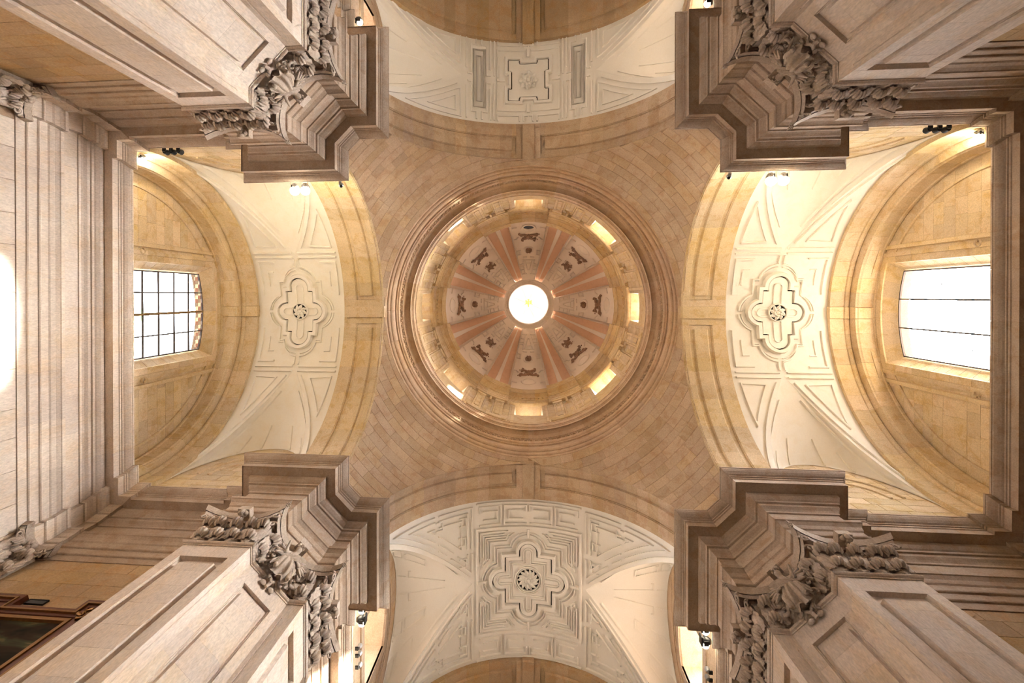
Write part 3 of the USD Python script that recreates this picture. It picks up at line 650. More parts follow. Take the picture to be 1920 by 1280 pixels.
# ------------------------------------------------------------------ pendentives
RHO = math.sqrt(7.05 ** 2 + R ** 2)
for (sx, sy), nm in SIDES.items():
    T = quad4(sx, sy)
    p = thing('pendentive', f'curved triangle of tan stone courses under the dome at the {nm}', 'pendentive', (sx * 6.2, sy * 6.2, ZS), 'pendentives of the crossing')
    def lim(th):
        c = RHO * np.cos(th)
        return np.arccos(np.clip((FX + 0.05) / c, -1, 1)), np.arcsin(np.clip((FY + 0.05) / c, -1, 1))
    def S(ph, th, h):
        lo, hi = lim(th); ph = np.clip(ph, lo, hi); r = RHO - h
        return np.stack([r * np.cos(th) * np.cos(ph), r * np.cos(th) * np.sin(ph), ZS + r * np.sin(th)], -1)
    TH1 = math.asin((21.52 - ZS) / RHO)
    U, V = np.meshgrid(np.linspace(0, PI / 2, 40), np.linspace(-0.05, TH1, 24), indexing='ij')
    put(p, 'mortar_bed', T(grid(S(U, V, -0.03))), 'mortar')
    th = -0.05
    while th < TH1:
        t1 = min(th + rnd.uniform(0.040, 0.054), TH1)
        lo, hi = lim(np.array([th, t1])); lo, hi = lo.min(), hi.max()
        ph = lo - rnd.uniform(0, 0.06)
        while ph < hi:
            w_ = rnd.uniform(0.5, 1.25) / (RHO * math.cos(th))
            a0, a1 = max(ph, lo), min(ph + w_, hi)
            if a1 - a0 > 0.012:
                put(p, 'stone_block', T(slab(S, a0, a1, th, t1, 3, 1, (0.0003, 0.0003), (0.0012, 0.0012), 0.009, 0.04, rnd.uniform(-0.003, 0.006))), 'sandstone')
            ph += w_
        th = t1
    put(p, 'springing_wall', T((np.array([(7.03, 5.7, 14.9), (5.7, 7.12, 14.9), (7.03, 5.7, 15.2), (5.7, 7.12, 15.2)]), np.array([[0, 1, 3], [0, 3, 2]]))), 'mortar')

# ------------------------------------------------------------------ white vaults with stucco relief
def make_vault(axis, sgn, xm, Lh, ya, zl, Rv):
    """S(x, s, h): x along the vault from its middle, s across along the curve from the crown."""
    za = ZS + math.sqrt(Rv ** 2 - ya ** 2)
    def S(x, s, h):
        x, s, h = np.broadcast_arrays(np.asarray(x, float), np.asarray(s, float), np.asarray(h, float))
        ang = s / Rv; y = Rv * np.sin(ang); z = ZS + Rv * np.cos(ang); ay = np.abs(y)
        w = np.maximum(Lh * (ay - ya) / (Rv - ya), 1e-6); t = np.clip(np.abs(x) / w, 0, 1)
        crown = za + (zl - za) * np.clip((ay - ya) / (Rv - ya), 0, 1)
        z = np.where(ay > ya, z + np.maximum(crown - z, 0) * np.sqrt(1 - t ** 2) * (t < 1), z)
        y2 = y - h * np.sin(ang); z2 = z - h * np.cos(ang)
        al = sgn * xm + x
        return np.stack([al, y2, z2] if axis == 'x' else [y2, al, z2], -1)
    sa = Rv * math.asin(ya / Rv); S1 = Rv * PI / 2
    parts = []
    U, V = np.meshgrid(np.linspace(-Lh - .12, Lh + .12, 9), np.linspace(-sa, sa, 17), indexing='ij'); parts.append(grid(S(U, V, 0)))
    for c in (-1, 1):
        s = np.concatenate([np.linspace(sa, S1 * 0.9, 20), np.linspace(S1 * .92, S1 - 1e-4, 6)]); w = Lh * (Rv * np.sin(s / Rv) - ya) / (Rv - ya)
        q = np.linspace(0, 1, 5)
        for e in (-1, 1):
            X = e * (w[None] + (Lh + .12 - w[None]) * q[:, None]); parts.append(grid(S(X, c * np.repeat(s[None], 5, 0), 0)))
        q = np.sin(np.linspace(-PI / 2, PI / 2, 21)) * 0.99999
        parts.append(grid(S(w[None] * q[:, None], c * np.repeat(s[None], 21, 0), 0)))
    shell = join(parts)
    def xw(s): return Lh * (Rv * np.sin(np.abs(s) / Rv) - ya) / (Rv - ya)
    return S, shell, sa, S1, xw

def flower(parent, S, r, m, layers, seed, open_=False):
    """Round boss of leaves seen from below; open_: pierced, its inner shade painted as a black disc."""
    rr = random.Random(seed)
    o = S(0, 0, 0.0); e1 = S(0.01, 0, 0) - o; e1 /= np.linalg.norm(e1); e2 = S(0, 0.01, 0) - o; e2 /= np.linalg.norm(e2); dn = np.array([0, 0, -1.0])
    def place(m_):
        v, f = m_; return o + v[:, :1] * e1 + v[:, 1:2] * e2 + v[:, 2:] * dn, f
    if open_:
        put(parent, 'boss_hollow', place(lathe([(0.001, .015), (r * .99, .015)], 32)), 'shade_black')  # black disc painted in for the shade behind the petals
        put(parent, 'boss_rim', place(lathe([(r * .98, 0), (r * 1.0, .10), (r * 1.07, .11), (r * 1.13, .05), (r * 1.16, 0)], 40)), m)
    boss = put(parent, 'flower_boss', place(ell((0, 0, .06), (r * .22, r * .22, .10), 2)), m, smooth=True)
    for li, (cnt, rad, size, hh) in enumerate(layers):
        for k in range(cnt):
            a = 2 * PI * (k + 0.5 * li) / cnt + rr.uniform(-.05, .05); P = []
            for j in range(7):
                v = j / 6; rr0 = rad * (0.25 + 0.75 * v) * r; wd = size * r * math.sin(PI * (0.12 + 0.80 * v)) * (1 - .12 * (j % 2))
                row = []
                for q in np.linspace(-1, 1, 7):
                    tw = 0.35 * v * (1 if open_ else 0)
                    x, y = rr0, q * wd
                    zz = hh + .10 * math.sin(PI * v * .9) * (1 - .5 * q * q) + .015 * math.cos(q * 6)
                    aa = a + tw; row.append((x * math.cos(aa) - y * math.sin(aa), x * math.sin(aa) + y * math.cos(aa), zz))
                P.append(row)
            put(boss, 'petal', place(grid(np.array(P))), m, smooth=True)

def capsule(cx, cy, hx, hy):
    r = min(hx, hy)
    return LineString([(cx - hx + r, cy - hy + r), (cx + hx - r, cy + hy - r)]).buffer(r, 12) if hx != hy else Point(cx, cy).buffer(r, 16)
def band(lines, w): return unary_union([LineString(l).buffer(w / 2, cap_style=2, join_style=2) for l in lines])
def ring_of(poly, w): return unary_union([poly.exterior.buffer(w / 2, join_style=2)] + [i.buffer(w / 2, join_style=2) for i in poly.interiors])
HS = 1.9
def stucco(parent, name, geom, S, m, h=0.05, bevel=0.025, seg=0.16, minarea=0.004):
    for pp in polys(geom):
        if pp.area > minarea: put(parent, name, relief(pp.simplify(0.003), S, h * HS, base=-0.012, bevel=bevel * .6, seg=seg, curved=True), m)

# transept vaults -------------------------------------------------------------
for sgn, nm, m in ((-1, 'left', 'stucco_cream'), (1, 'right', 'stucco_cream')):
    v = thing('stucco_vault', f'cream groin vault with long cross-shaped stucco frame beside the {nm} window', 'vault', (sgn * 11.15, 0, ZS + 6.1), None)
    S, shell, sa, S1, xw = make_vault('x', sgn, 11.15, 2.22, 2.72, 19.3, 6.06)
    put(v, 'vault_web', shell, m, smooth=25)
    quat = unary_union([sbox(-.64, -1.0, .64, 1.0), capsule(0, 0, .42, 1.66), capsule(0, 0, 1.10, .42)])
    q2 = unary_union([sbox(-1.05, -1.5, 1.05, 1.5), capsule(0, 0, .80, 2.22), capsule(0, 0, 1.62, .85)])
    stucco(v, 'cross_frame', quat.buffer(.19, join_style=2).difference(quat.buffer(.045)), S, m, .11, .05)
    stucco(v, 'cross_panel', quat.buffer(-.02), S, m, .07, .0)
    put(v, 'shadow_groove', relief(quat.buffer(.048).difference(quat.buffer(-.022)), S, 0.006, base=-0.01, bevel=0, seg=.15), 'shade_black')  # black strip painted in for the shadow in the groove
    Sq = lambda x, s, h: S(x, s, h + 0.07 * HS)
    stucco(v, 'inner_frame', ring_of(capsule(0, 0, .17, 1.35), .05).difference(sbox(-.3, -.4, .3, .4)), Sq, m, .025, .015)
    stucco(v, 'inner_frame', ring_of(capsule(0, 0, .86, .17), .05).difference(sbox(-.4, -.3, .4, .3)), Sq, m, .025, .015)
    flower(v, lambda x, s, h: S(x, s, np.asarray(h) + 0.075 * HS), .36, m, [(8, .98, .26, .0), (6, .62, .24, .05)], 3, True)
    lines = unary_union([ring_of(q2, .055), ring_of(quat.buffer(.42, join_style=2), .03)])
    cut = unary_union([sbox(-.10, -3, .10, 3), sbox(-3, -.07, 3, .07)])
    stucco(v, 'stucco_moulding', lines.difference(cut), S, m, .04)
    for sx in (-1, 1):
        for sy in (-1, 1):
            L1 = [(sx * 1.92, sy * .82), (sx * 1.92, sy * 2.45), (sx * 1.15, sy * 2.45)]
            L2 = [(sx * 1.55, sy * 1.25), (sx * 1.55, sy * 1.95), (sx * 1.28, sy * 1.95)]
            stucco(v, 'stucco_moulding', band([L1], .06), S, m, .04); stucco(v, 'stucco_moulding', band([L2], .04), S, m, .025)
    for sy in (-1, 1):
        for o in (2.72, 2.95):
            for sx in (-1, 1):
                stucco(v, 'transverse_band', band([[(sx * .16, sy * o), (sx * 2.02, sy * o)]], .06), S, m, .045)
        for sx in (-1, 1):
            stucco(v, 'stucco_moulding', band([[(sx * .11, sy * 2.28), (sx * .11, sy * 2.62)]], .045), S, m, .04)
            s = np.linspace(sa + .35, S1 - .5, 22); w = xw(s)
            stucco(v, 'groin_fillet', band([list(zip(sx * (w + .16 + .10 * (s - sa) / S1), sy * s))], .05), S, m, .04)
            stucco(v, 'groin_fillet', band([list(zip(sx * np.maximum(w - .24, .02), sy * s))[3:]], .05), S, m, .04)
            tri = Polygon([(sx * 2.0, sy * 3.1)] + [(sx * (q + .42), sy * t) for q, t in zip(w, s) if q + .42 < 1.95 and t > 3.1])
            stucco(v, 'stucco_moulding', ring_of(tri.buffer(-.12, join_style=2), .05), S, m, .035)
            for f_, a_ in ((.30, .50), (.62, .62)):
                s3 = np.linspace(sa + (S1 - sa) * a_, S1 - .4, 10)
                stucco(v, 'ray_fillet', band([list(zip(sx * f_ * xw(s3), sy * s3))], .045), S, m, .035)
        for c in (-1, 1):
            lw = S_y(sy * 6.1, sy)
    for sy in (-1, 1):
        lun = thing('lunette', f'small golden stone lunette under the {"upper" if sy < 0 else "lower"} side of the {nm} cream vault', 'lunette', (sgn * 11.1, sy * 6.1, 15), None)
        zz = 15.0
        while zz < 19.4:
            x = 8.7 + rnd.random() * .3
            while x < 13.5:
                w_ = rnd.uniform(.7, 1.3); q = sbox(x, zz, min(x + w_, 13.5), zz + .44)
                put(lun, 'ashlar_block', slab(S_y(sy * 6.08, sy), *( (sgn * x, sgn * min(x + w_, 13.5)) if sgn > 0 else (-min(x + w_, 13.5), -x)), zz, zz + .44, 1, 1), 'golden_stone'); x += w_
            zz += .44
        for rr_ in (1.5, 1.05):
            arcp = [(sgn * 11.15 + rr_ * math.cos(t), 16.2 + rr_ * 1.25 * math.sin(t)) for t in np.linspace(0.1, PI - .1, 20)]
            put(lun, 'lunette_fillet', relief(LineString(arcp).buffer(.04, cap_style=2), S_y(sy * 6.08, sy), .05, bevel=.02, seg=.3), 'golden_stone')

# lower nave vault ------------------------------------------------------------
def fret(pts_list, sx, sy): return [[(sx * a, sy * b) for a, b in l] for l in pts_list]
vb = thing('stucco_vault', 'large white groin vault covered in maze-like stucco frets with a round pierced boss', 'vault', (0, 12.65, ZS + 6.1), None)
m = 'stucco_white'
S0, shell, sa, S1, xw = make_vault('y', 1, 12.70, 3.72, 2.62, 20.6, 6.12)
put(vb, 'vault_web', shell, m, smooth=25)
S = S0           # u along the nave (down the picture), v across
quat = unary_union([sbox(-1.10, -1.10, 1.10, 1.10), capsule(0, 0, 1.72, .41), capsule(0, 0, .41, 1.72)])
stucco(vb, 'cross_frame', quat.buffer(.17, join_style=2).difference(quat.buffer(.045)), S, m, .10, .04)
stucco(vb, 'cross_panel', quat.buffer(-.02).difference(Point(0, 0).buffer(.60, 24)), S, m, .06, 0)
put(vb, 'shadow_groove', relief(quat.buffer(.048).difference(quat.buffer(-.022)), S, 0.006, base=-0.01, bevel=0, seg=.15), 'shade_black')  # groove shade laid in as a black strip
Sq = lambda x, s, h: S(x, s, h + 0.06 * HS)
for d in (.20, .30):
    stucco(vb, 'inner_frame', ring_of(quat.buffer(-d, join_style=2), .04).difference(Point(0, 0).buffer(.62)), Sq, m, .03, .015)
stucco(vb, 'inner_frame', ring_of(sbox(-.72, -.72, .72, .72), .035), Sq, m, .02, .012)
stucco(vb, 'inner_frame', ring_of(Point(0, 0).buffer(.66, 24), .05), Sq, m, .04, .015)
flower(vb, lambda x, s, h: S(x, s, np.asarray(h) + 0.02), .52, m, [(14, 1.0, .17, .02), (7, .74, .20, .05), (5, .42, .17, .08)], 11, True)
SQ = sbox(-2.42, -2.42, 2.42, 2.42)
for k, d in enumerate((.38, .50, .72, .84, 1.06, 1.18)):
    ln = ring_of(quat.buffer(d, join_style=2), .035).intersection(SQ.buffer(-.22)).difference(unary_union([sbox(-.07, -3, .07, 3), sbox(-3, -.07, 3, .07)]))
    stucco(vb, 'stucco_moulding', ln, S, m, .045, .02)
for sx in (-1, 1):
    for sy in (-1, 1):
        for a in (2.30, 2.05):
            stucco(vb, 'stucco_moulding', band([[(sx * a, sy * (a * .42)), (sx * a, sy * a), (sx * (a * .42), sy * a)]], .04), S, m, .045, .02)
        for c in (1, -1):    # key of the frame: small stems
            pass
stucco(vb, 'border_band', ring_of(SQ.buffer(.05, join_style=2), .10), S, m, .05)
stucco(vb, 'stem', unary_union([sbox(-.05, 1.98, .05, 2.4), sbox(-.05, -2.4, .05, -1.98), sbox(1.98, -.05, 2.4, .05), sbox(-2.4, -.05, -1.98, .05)]), S, m, .06)
for c in (-1, 1):           # fret strips before and after the central square
    u0, u1 = 2.56, 3.62
    for v0 in (-2.42, -1.21, 0, 1.21):
        v1 = v0 + 1.21; um = (u0 + u1) / 2
        inv = (v0 in (-1.21, 1.21))
        L = [[(u0 + .1, v0 + .08), (u0 + .1, v1 - .08), (u1 - .1, v1 - .08), (u1 - .1, v0 + .08), (um + .14, v0 + .08)] if not inv else [(u0 + .1, v1 - .08), (u0 + .1, v0 + .08), (u1 - .1, v0 + .08), (u1 - .1, v1 - .08), (um + .14, v1 - .08)],
             [(u0 + .33, v0 + .25), (u0 + .33, v1 - .28), (u1 - .33, v1 - .28), (u1 - .33, v0 + .25)] if not inv else [(u0 + .33, v1 - .25), (u0 + .33, v0 + .28), (u1 - .33, v0 + .28), (u1 - .33, v1 - .25)]]
        for l in L: stucco(vb, 'fret_moulding', band([[(c * a, b) for a, b in l]], .045), S, m, .045, .02)
    stucco(vb, 'border_band', band([[(c * 3.68, -2.5), (c * 3.68, 2.5)]], .05), S, m, .04)
for sy in (-1, 1):
    for sx in (-1, 1):
        s = np.linspace(sa + .15, S1 - .35, 30); w = xw(s)
        stucco(vb, 'groin_fillet', band([list(zip(sx * (w + .20), sy * s))], .05), S, m, .045, .02)
        stucco(vb, 'groin_fillet', band([list(zip(sx * np.maximum(w - .28, .03), sy * s))[3:]], .05), S, m, .045, .02)
        web = Polygon([(sx * 3.66, sy * 2.62), (sx * .35, sy * 2.62)] + [(sx * (q + .34), sy * t) for q, t in zip(w, s) if q + .34 < 3.6])
        web = web.buffer(0)
        for d in (.10, .32, .62): stucco(vb, 'stucco_moulding', ring_of(web.buffer(-d, join_style=2), .045).difference(unary_union([sbox(sx * 1.55 - .12, -9, sx * 1.55 + .12, 9) if d != .62 else Point(99, 99).buffer(.1), LineString([(sx * 3.6, sy * (3.1 + 1.4)), (0, sy * (3.1 + 1.4))]).buffer(.10)])), S, m, .045, .02)
        for (a, b) in ((.9, 3.0), (1.9, 3.05), (2.8, 3.0), (2.9, 4.2)):
            hk = [(sx * a, sy * (b + .34)), (sx * a, sy * b), (sx * (a + .36), sy * b), (sx * (a + .36), sy * (b + .34))]
            stucco(vb, 'fret_moulding', band([hk], .045).intersection(web.buffer(.02)), S, m, .045, .02)
        # inside the lunettes: fan with frets
        for f_, a_, b_ in ((.12, .22, .62), (.12, .68, .97), (.42, .40, .66), (.42, .71, .95), (.70, .52, .74), (.70, .79, .95)):
            s3 = np.linspace(sa + (S1 - sa) * a_, sa + (S1 - sa) * b_, 10)
            l = list(zip(sx * f_ * xw(s3), sy * s3))
            l2 = list(zip(sx * (f_ + .10) * xw(s3) + sx * .10, sy * s3))
            stucco(vb, 'fret_moulding', band([l2[::-1] + l if f_ > .2 else l], .045), S, m, .04, .02)
            e = l[-1]; stucco(vb, 'fret_moulding', band([[(e[0], e[1]), (e[0] + sx * .30, e[1]), (e[0] + sx * .30, e[1] - sy * .22)]], .045), S, m, .04, .02)

# upper nave vault ------------------------------------------------------------
HS = 1.25
vt = thing('stucco_vault', 'white groin vault with square notched stucco frame and leafy rosette near the top', 'vault', (0, -10.9, ZS + 6.1), None)
S0t, shell, sa, S1, xw = make_vault('y', -1, 10.93, 2.0, 3.02, 19.2, 6.12)
put(vt, 'vault_web', shell, m, smooth=25)
S = S0t
nq = unary_union([sbox(-.83, -.83, .83, .83)] + [])
for a, b in ((-.95, -.95), (-.95, .95), (.95, -.95), (.95, .95)): nq = nq.union(sbox(min(a, a * .45), min(b, b * .45), max(a, a * .45), max(b, b * .45)))
nq = nq.difference(unary_union([sbox(-.40, .78, .40, 1.2), sbox(-.40, -1.2, .40, -.78), sbox(.78, -.40, 1.2, .40), sbox(-1.2, -.40, -.78, .40)]))
stucco(vt, 'notched_frame', nq.buffer(.15, join_style=2).difference(nq.buffer(.04)), S, m, .11, .04)
stucco(vt, 'notched_panel', nq.buffer(-.016), S, m, .05, 0)
put(vt, 'shadow_groove', relief(nq.buffer(.043).difference(nq.buffer(-.018)), S, .006, base=-.01, bevel=0, seg=.15), 'shade_black')  # black strip gives the notched groove its shade
flower(vt, lambda x, s, h: S(x, s, np.asarray(h) + 0.06 * HS), .46, m, [(8, 1.0, .30, .0), (8, .66, .22, .06)], 4)
for sx in (-1, 1):
    stucco(vt, 'stem', sbox(min(sx * 1.12, sx * 1.5), -.06, max(sx * 1.12, sx * 1.5), .06), S, m, .06)
    stucco(vt, 'stem', sbox(-.06, min(sx * 1.12, sx * 1.5), .06, max(sx * 1.12, sx * 1.5)), S, m, .06)
    for sy in (-1, 1):
        for l in ([(sx * 1.92, sy * 1.45), (sx * 1.65, sy * 1.45), (sx * 1.65, sy * .42), (sx * 1.92, sy * .42)], [(sx * 1.92, sy * .22), (sx * 1.65, sy * .22), (sx * 1.65, sy * .04)],
                  [(sx * .1, sy * 1.45), (sx * 1.42, sy * 1.45), (sx * 1.42, sy * .14)], [(sx * .18, sy * 1.62), (sx * 1.9, sy * 1.62)],
                  [(sx * .18, sy * 1.80), (sx * .18, sy * 1.98), (sx * 1.55, sy * 1.98), (sx * 1.55, sy * 2.22), (sx * 1.9, sy * 2.22)], [(sx * .42, sy * 2.98), (sx * 1.9, sy * 2.98)],
                  [(sx * .18, sy * 2.92), (sx * .18, sy * 2.72), (sx * 1.55, sy * 2.72), (sx * 1.55, sy * 2.48), (sx * 1.9, sy * 2.48)], [(sx * 1.9, sy * 1.8), (sx * .45, sy * 1.8)]):
            stucco(vt, 'fret_moulding', band([l], .055), S, m, .05, .02)
        stucco(vt, 'fret_moulding', ring_of(sbox(-1.32, sy * 2.35 - .24, 1.32, sy * 2.35 + .24), .05), S, m, .05, .02)
        stucco(vt, 'fret_moulding', ring_of(sbox(-1.05, sy * 2.35 - .10, 1.05, sy * 2.35 + .10), .04), S, m, .04, .02)
        s = np.linspace(sa + .3, S1 - .5, 22); w = xw(s)
        stucco(vt, 'groin_fillet', band([list(zip(sx * (w + .22), sy * s))], .05), S, m, .045, .02)
        stucco(vt, 'groin_fillet', band([list(zip(sx * np.maximum(w - .26, .02), sy * s))[3:]], .05), S, m, .045, .02)
        tri = Polygon([(sx * 1.9, sy * 3.25), (sx * .55, sy * 3.25)] + [(sx * (q + .45), sy * t) for q, t in zip(w, s) if q + .45 < 1.85 and t > 3.3]).buffer(0)
        for d in (.02, .26): stucco(vt, 'stucco_moulding', ring_of(tri.buffer(-d, join_style=2), .045), S, m, .045, .02)
        for f_, a_ in ((.30, .35), (.62, .5)):
            s3 = np.linspace(sa + (S1 - sa) * a_, S1 - .4, 10)
            stucco(vt, 'ray_fillet', band([list(zip(sx * f_ * xw(s3), sy * s3))], .045), S, m, .04, .02)

# ------------------------------------------------------------------ ring entablature, drum, dome, lantern
def rev_block(prof, a0, a1, k=4, joint=0.012):
    """Part of a ring: profile (r, z) turned from a0 to a1, with a shallow V joint at both ends."""
    p = np.array(prof, float); e = 0.0015
    an = np.concatenate([[a0], np.linspace(a0 + e, a1 - e, k), [a1]])
    rr = np.repeat(p[None, :, 0], len(an), 0).copy(); rr[0] += joint; rr[-1] += joint
    P = np.stack([rr * np.cos(an)[:, None], rr * np.sin(an)[:, None], np.repeat(p[None, :, 1], len(an), 0)], -1)
    return grid(P)
rg = thing('dome_ring', 'wide round moulded cornice ring with a string of beads below the drum', 'cornice', (0, 0, 21.75), None)
RING_A = [(7.30, 21.40), (7.07, 21.42), (7.07, 21.47), (7.03, 21.49), (7.03, 21.66), (6.97, 21.68), (6.97, 21.90), (6.99, 21.92), (6.93, 21.95), (6.90, 22.0), (6.90, 22.22), (6.93, 22.24), (6.86, 22.27), (6.82, 22.34), (6.81, 22.40), (6.81, 22.52), (7.0, 22.54)]
RING_F = [(7.0, 22.50), (6.93, 22.55), (6.93, 23.15), (7.0, 23.2)]
RING_C = [(7.0, 23.16), (6.86, 23.18), (6.86, 23.30), (6.80, 23.34), (6.78, 23.42), (6.775, 23.56), (6.82, 23.60), (6.80, 23.82), (6.72, 23.84), (6.66, 23.92), (6.62, 24.04), (6.60, 24.06), (6.38, 24.12), (6.38, 24.06), (6.36, 24.06), (6.355, 24.28), (6.32, 24.30), (6.32, 24.36), (6.27, 24.38), (6.24, 24.50), (6.22, 24.60), (6.19, 24.61), (6.19, 24.70), (7.1, 24.76)]
put(rg, 'ring_bed', lathe([(7.15, 21.45), (7.2, 21.95), (9.6, 22.0)], 64), 'mortar')  # unseen flange added to block light leaking round the ring
for prof, nm, k in ((RING_A, 'architrave_block', 28), (RING_F, 'frieze_block', 28), (RING_C, 'cornice_block', 28)):
    for i in range(k): put(rg, nm, rev_block(prof, 2 * PI * i / k, 2 * PI * (i + 1) / k), 'ring_stone')
beads = []
for i in range(150):
    a = 2 * PI * i / 150; beads.append(ell((6.78 * math.cos(a), 6.78 * math.sin(a), 23.70), (.085, .085, .085), 1))
    if i % 1 == 0:
        a += PI / 150; beads.append(ell((6.78 * math.cos(a), 6.78 * math.sin(a), 23.70), (.03, .03, .07), 1))
put(rg, 'bead_moulding', join(beads), 'ring_stone', kind='stuff', label='string of carved beads round the ring')

RD = 6.90
def S_cyl(r):
    def S(a, z, h): return np.stack([(r - h) * np.cos(a), (r - h) * np.sin(a), z + 0 * a], -1)
    return S
dr = thing('drum', 'golden stone drum with eight windows, paired pilasters and niches under the dome', 'drum', (0, 0, 24.7), None)
def arc_wall(r, a0, a1, z0, z1, k=6): return grid(S_cyl(r)(*np.meshgrid(np.linspace(a0, a1, k + 1), np.array([z0, z1]), indexing='ij'), 0))
AW = math.radians(7.6); ZW0, ZW1 = 28.9, 31.25
DR_A = [(0.24, 31.40), (0.0, 31.42), (-0.02, 31.44), (-.03, 31.70), (-.06, 31.72), (-.075, 31.98), (-.11, 32.0), (-.13, 32.12), (-.17, 32.15), (-.17, 32.24), (0.0, 32.27)]
DR_F = [(0.02, 32.24), (-.02, 32.28), (-.02, 32.95), (.02, 32.98)]
DR_C = [(.02, 32.94), (-.07, 32.96), (-.09, 33.08), (-.16, 33.16), (-.18, 33.26), (-.22, 33.28), (-.44, 33.36), (-.45, 33.34), (-.46, 33.62), (-.50, 33.66), (-.52, 33.78), (-.58, 33.92), (-.60, 34.02), (-.60, 34.10), (.1, 34.13)]
for k in range(8):
    ac = k * PI / 4
    b = lambda a0, a1, z0, z1, r=RD, n='wall_block', kk=4: put(dr, n, arc_wall(r, ac + a0, ac + a1, z0, z1, kk), 'drum_stone')
    a1 = math.radians(22.5)
    zc = np.linspace(24.8, 31.45, 10)
    for s in (-1, 1):
        for z0, z1 in zip(zc[:-1], zc[1:]):
            put(dr, 'wall_block', slab(S_cyl(RD), *(sorted((ac + s * math.radians(10.4), ac + s * a1))), z0, z1, 3, 1, (.0006, .004), (.002, .012)), 'drum_stone')
        b(*sorted((s * AW, s * math.radians(10.4))), 24.8, 31.45, RD - 0.02, 'window_jamb', 2)
        # reveal of the window
        P = np.array([[(r * math.cos(ac + s * a_), r * math.sin(ac + s * a_), z) for z in np.linspace(ZW0, ZW1, 5)] for r, a_ in ((RD - .02, AW), (7.75, AW * .80))])
        put(dr, 'reveal_stone', grid(P), 'drum_stone')
        # jamb fillet and pilaster with sunk panel, capital and plinth
        put(dr, 'jamb_fillet', slab(S_cyl(RD), *sorted((ac + s * math.radians(9.2), ac + s * math.radians(10.6))), 27.2, 31.35, 1, 1, (0, 0), (.002, .02), .02, .05, .06), 'drum_stone')
        pa, pb = sorted((ac + s * math.radians(14.2), ac + s * math.radians(19.4)))
        for z0, z1 in zip(np.linspace(25.6, 30.75, 8)[:-1], np.linspace(25.6, 30.75, 8)[1:]):
            put(dr, 'pilaster_block', slab(S_cyl(RD), pa, pb, z0, z1, 2, 1, (0, .003), (.003, .012), .012, .1, .16), 'drum_stone')
        put(dr, 'pilaster_panel', relief(sbox(pa * RD + .13, 27.6, pb * RD - .13, 30.5).difference(sbox(pa * RD + .18, 27.66, pb * RD - .18, 30.44)), lambda u, z, h: S_cyl(RD)(u / RD, z, h + .16), .035, bevel=.015, seg=.5), 'drum_stone')
        for (z0, z1, pr_) in ((30.75, 30.85, .20), (30.85, 31.28, .18), (31.28, 31.44, .25), (25.1, 25.6, .22), (24.8, 25.1, .26)):
            put(dr, 'pilaster_capital' if z0 > 30 else 'pilaster_base', slab(S_cyl(RD), pa - .004, pb + .004, z0, z1, 2, 1, (0, 0), (.004, .02), .03, .1, pr_), 'drum_stone')
        put(dr, 'plinth', slab(S_cyl(RD), *sorted((ac + s * math.radians(11.5), ac + s * a1)), 26.5, 26.95, 3, 1, (.0004, 0), (.002, .04), .03, .1, .30), 'drum_stone')
    b(-AW, AW, 24.8, ZW0, RD - .02, 'window_apron', 5); b(-AW, AW, ZW1, 31.45, RD - .02, 'window_lintel', 5)
    P = np.array([[(r * math.cos(ac + q * w_), r * math.sin(ac + q * w_), z) for q in np.linspace(-1, 1, 7)] for r, w_, z in ((RD - .02, AW, ZW1), (7.75, AW * .8, ZW1 - .25))])
    for j in range(6): put(dr, 'soffit_stone', grid(P[:, j:j + 2]), 'drum_stone')
    P = np.array([[(r * math.cos(ac + q * w_), r * math.sin(ac + q * w_), ZW0 + (.0 if r < 7 else .25)) for q in np.linspace(-1, 1, 7)] for r, w_ in ((RD - .02, AW), (7.75, AW * .8))])
    put(dr, 'window_sill', grid(P), 'drum_stone')
    pane = arc_wall(7.72, ac - AW * .82, ac + AW * .82, ZW0 + .2, ZW1 - .2, 4)
    wv = thing(f'window_{3 + k}', f'small bright window in the {("right", "lower right", "lower", "lower left", "left", "upper left", "upper", "upper right")[k]} side of the drum', 'window', (7.72 * math.cos(ac), 7.72 * math.sin(ac), 29.4), kind='structure')
    put(wv, 'pane', pane, 'glass_clear' if k in (0, 1, 7) else 'glass_dimmed')  # panes away from the sun tinted darker, as if less lit
    for q in (-.4, .4): put(wv, 'saddle_bar', tube([(7.70 * math.cos(ac + q * AW), 7.70 * math.sin(ac + q * AW), z) for z in (ZW0 + .2, ZW1 - .2)], .02, 5), 'iron')
    # hood over the window
    put(dr, 'window_hood', rev_block([(RD, 31.26), (RD - .12, 31.29), (RD - .20, 31.35), (RD - .22, 31.41), (RD, 31.43)], ac - math.radians(11.3), ac + math.radians(11.3), 8, 0.1), 'drum_stone')
    # niche between the pilasters
    an = ac + a1; dn = .55; S_n = S_cyl(RD); pts = []
    hw = math.radians(2.35)
    nich = []
    for z in np.linspace(26.95, 30.2, 8): nich.append([S_n(np.array(an + hw * math.sin(t)), np.array(z), np.array(-.0 + .05 - dn * .35 * math.cos(t) )) for t in np.linspace(-PI / 2, PI / 2, 9)])
    for q in np.linspace(.1, 1, 6):
        nich.append([S_n(np.array(an + hw * math.sin(t) * math.cos(q * PI / 2)), np.array(30.2 + .29 * math.sin(q * PI / 2)), np.array(.05 - dn * .35 * math.cos(t) * math.cos(q * PI / 2))) for t in np.linspace(-PI / 2, PI / 2, 9)])
    put(dr, 'niche', grid(np.array(nich)), 'drum_stone', smooth=True)
    arcp = [(an * RD + hw * RD * 1.08 * math.cos(t), 30.2 + .32 * math.sin(t)) for t in np.linspace(0, PI, 15)]
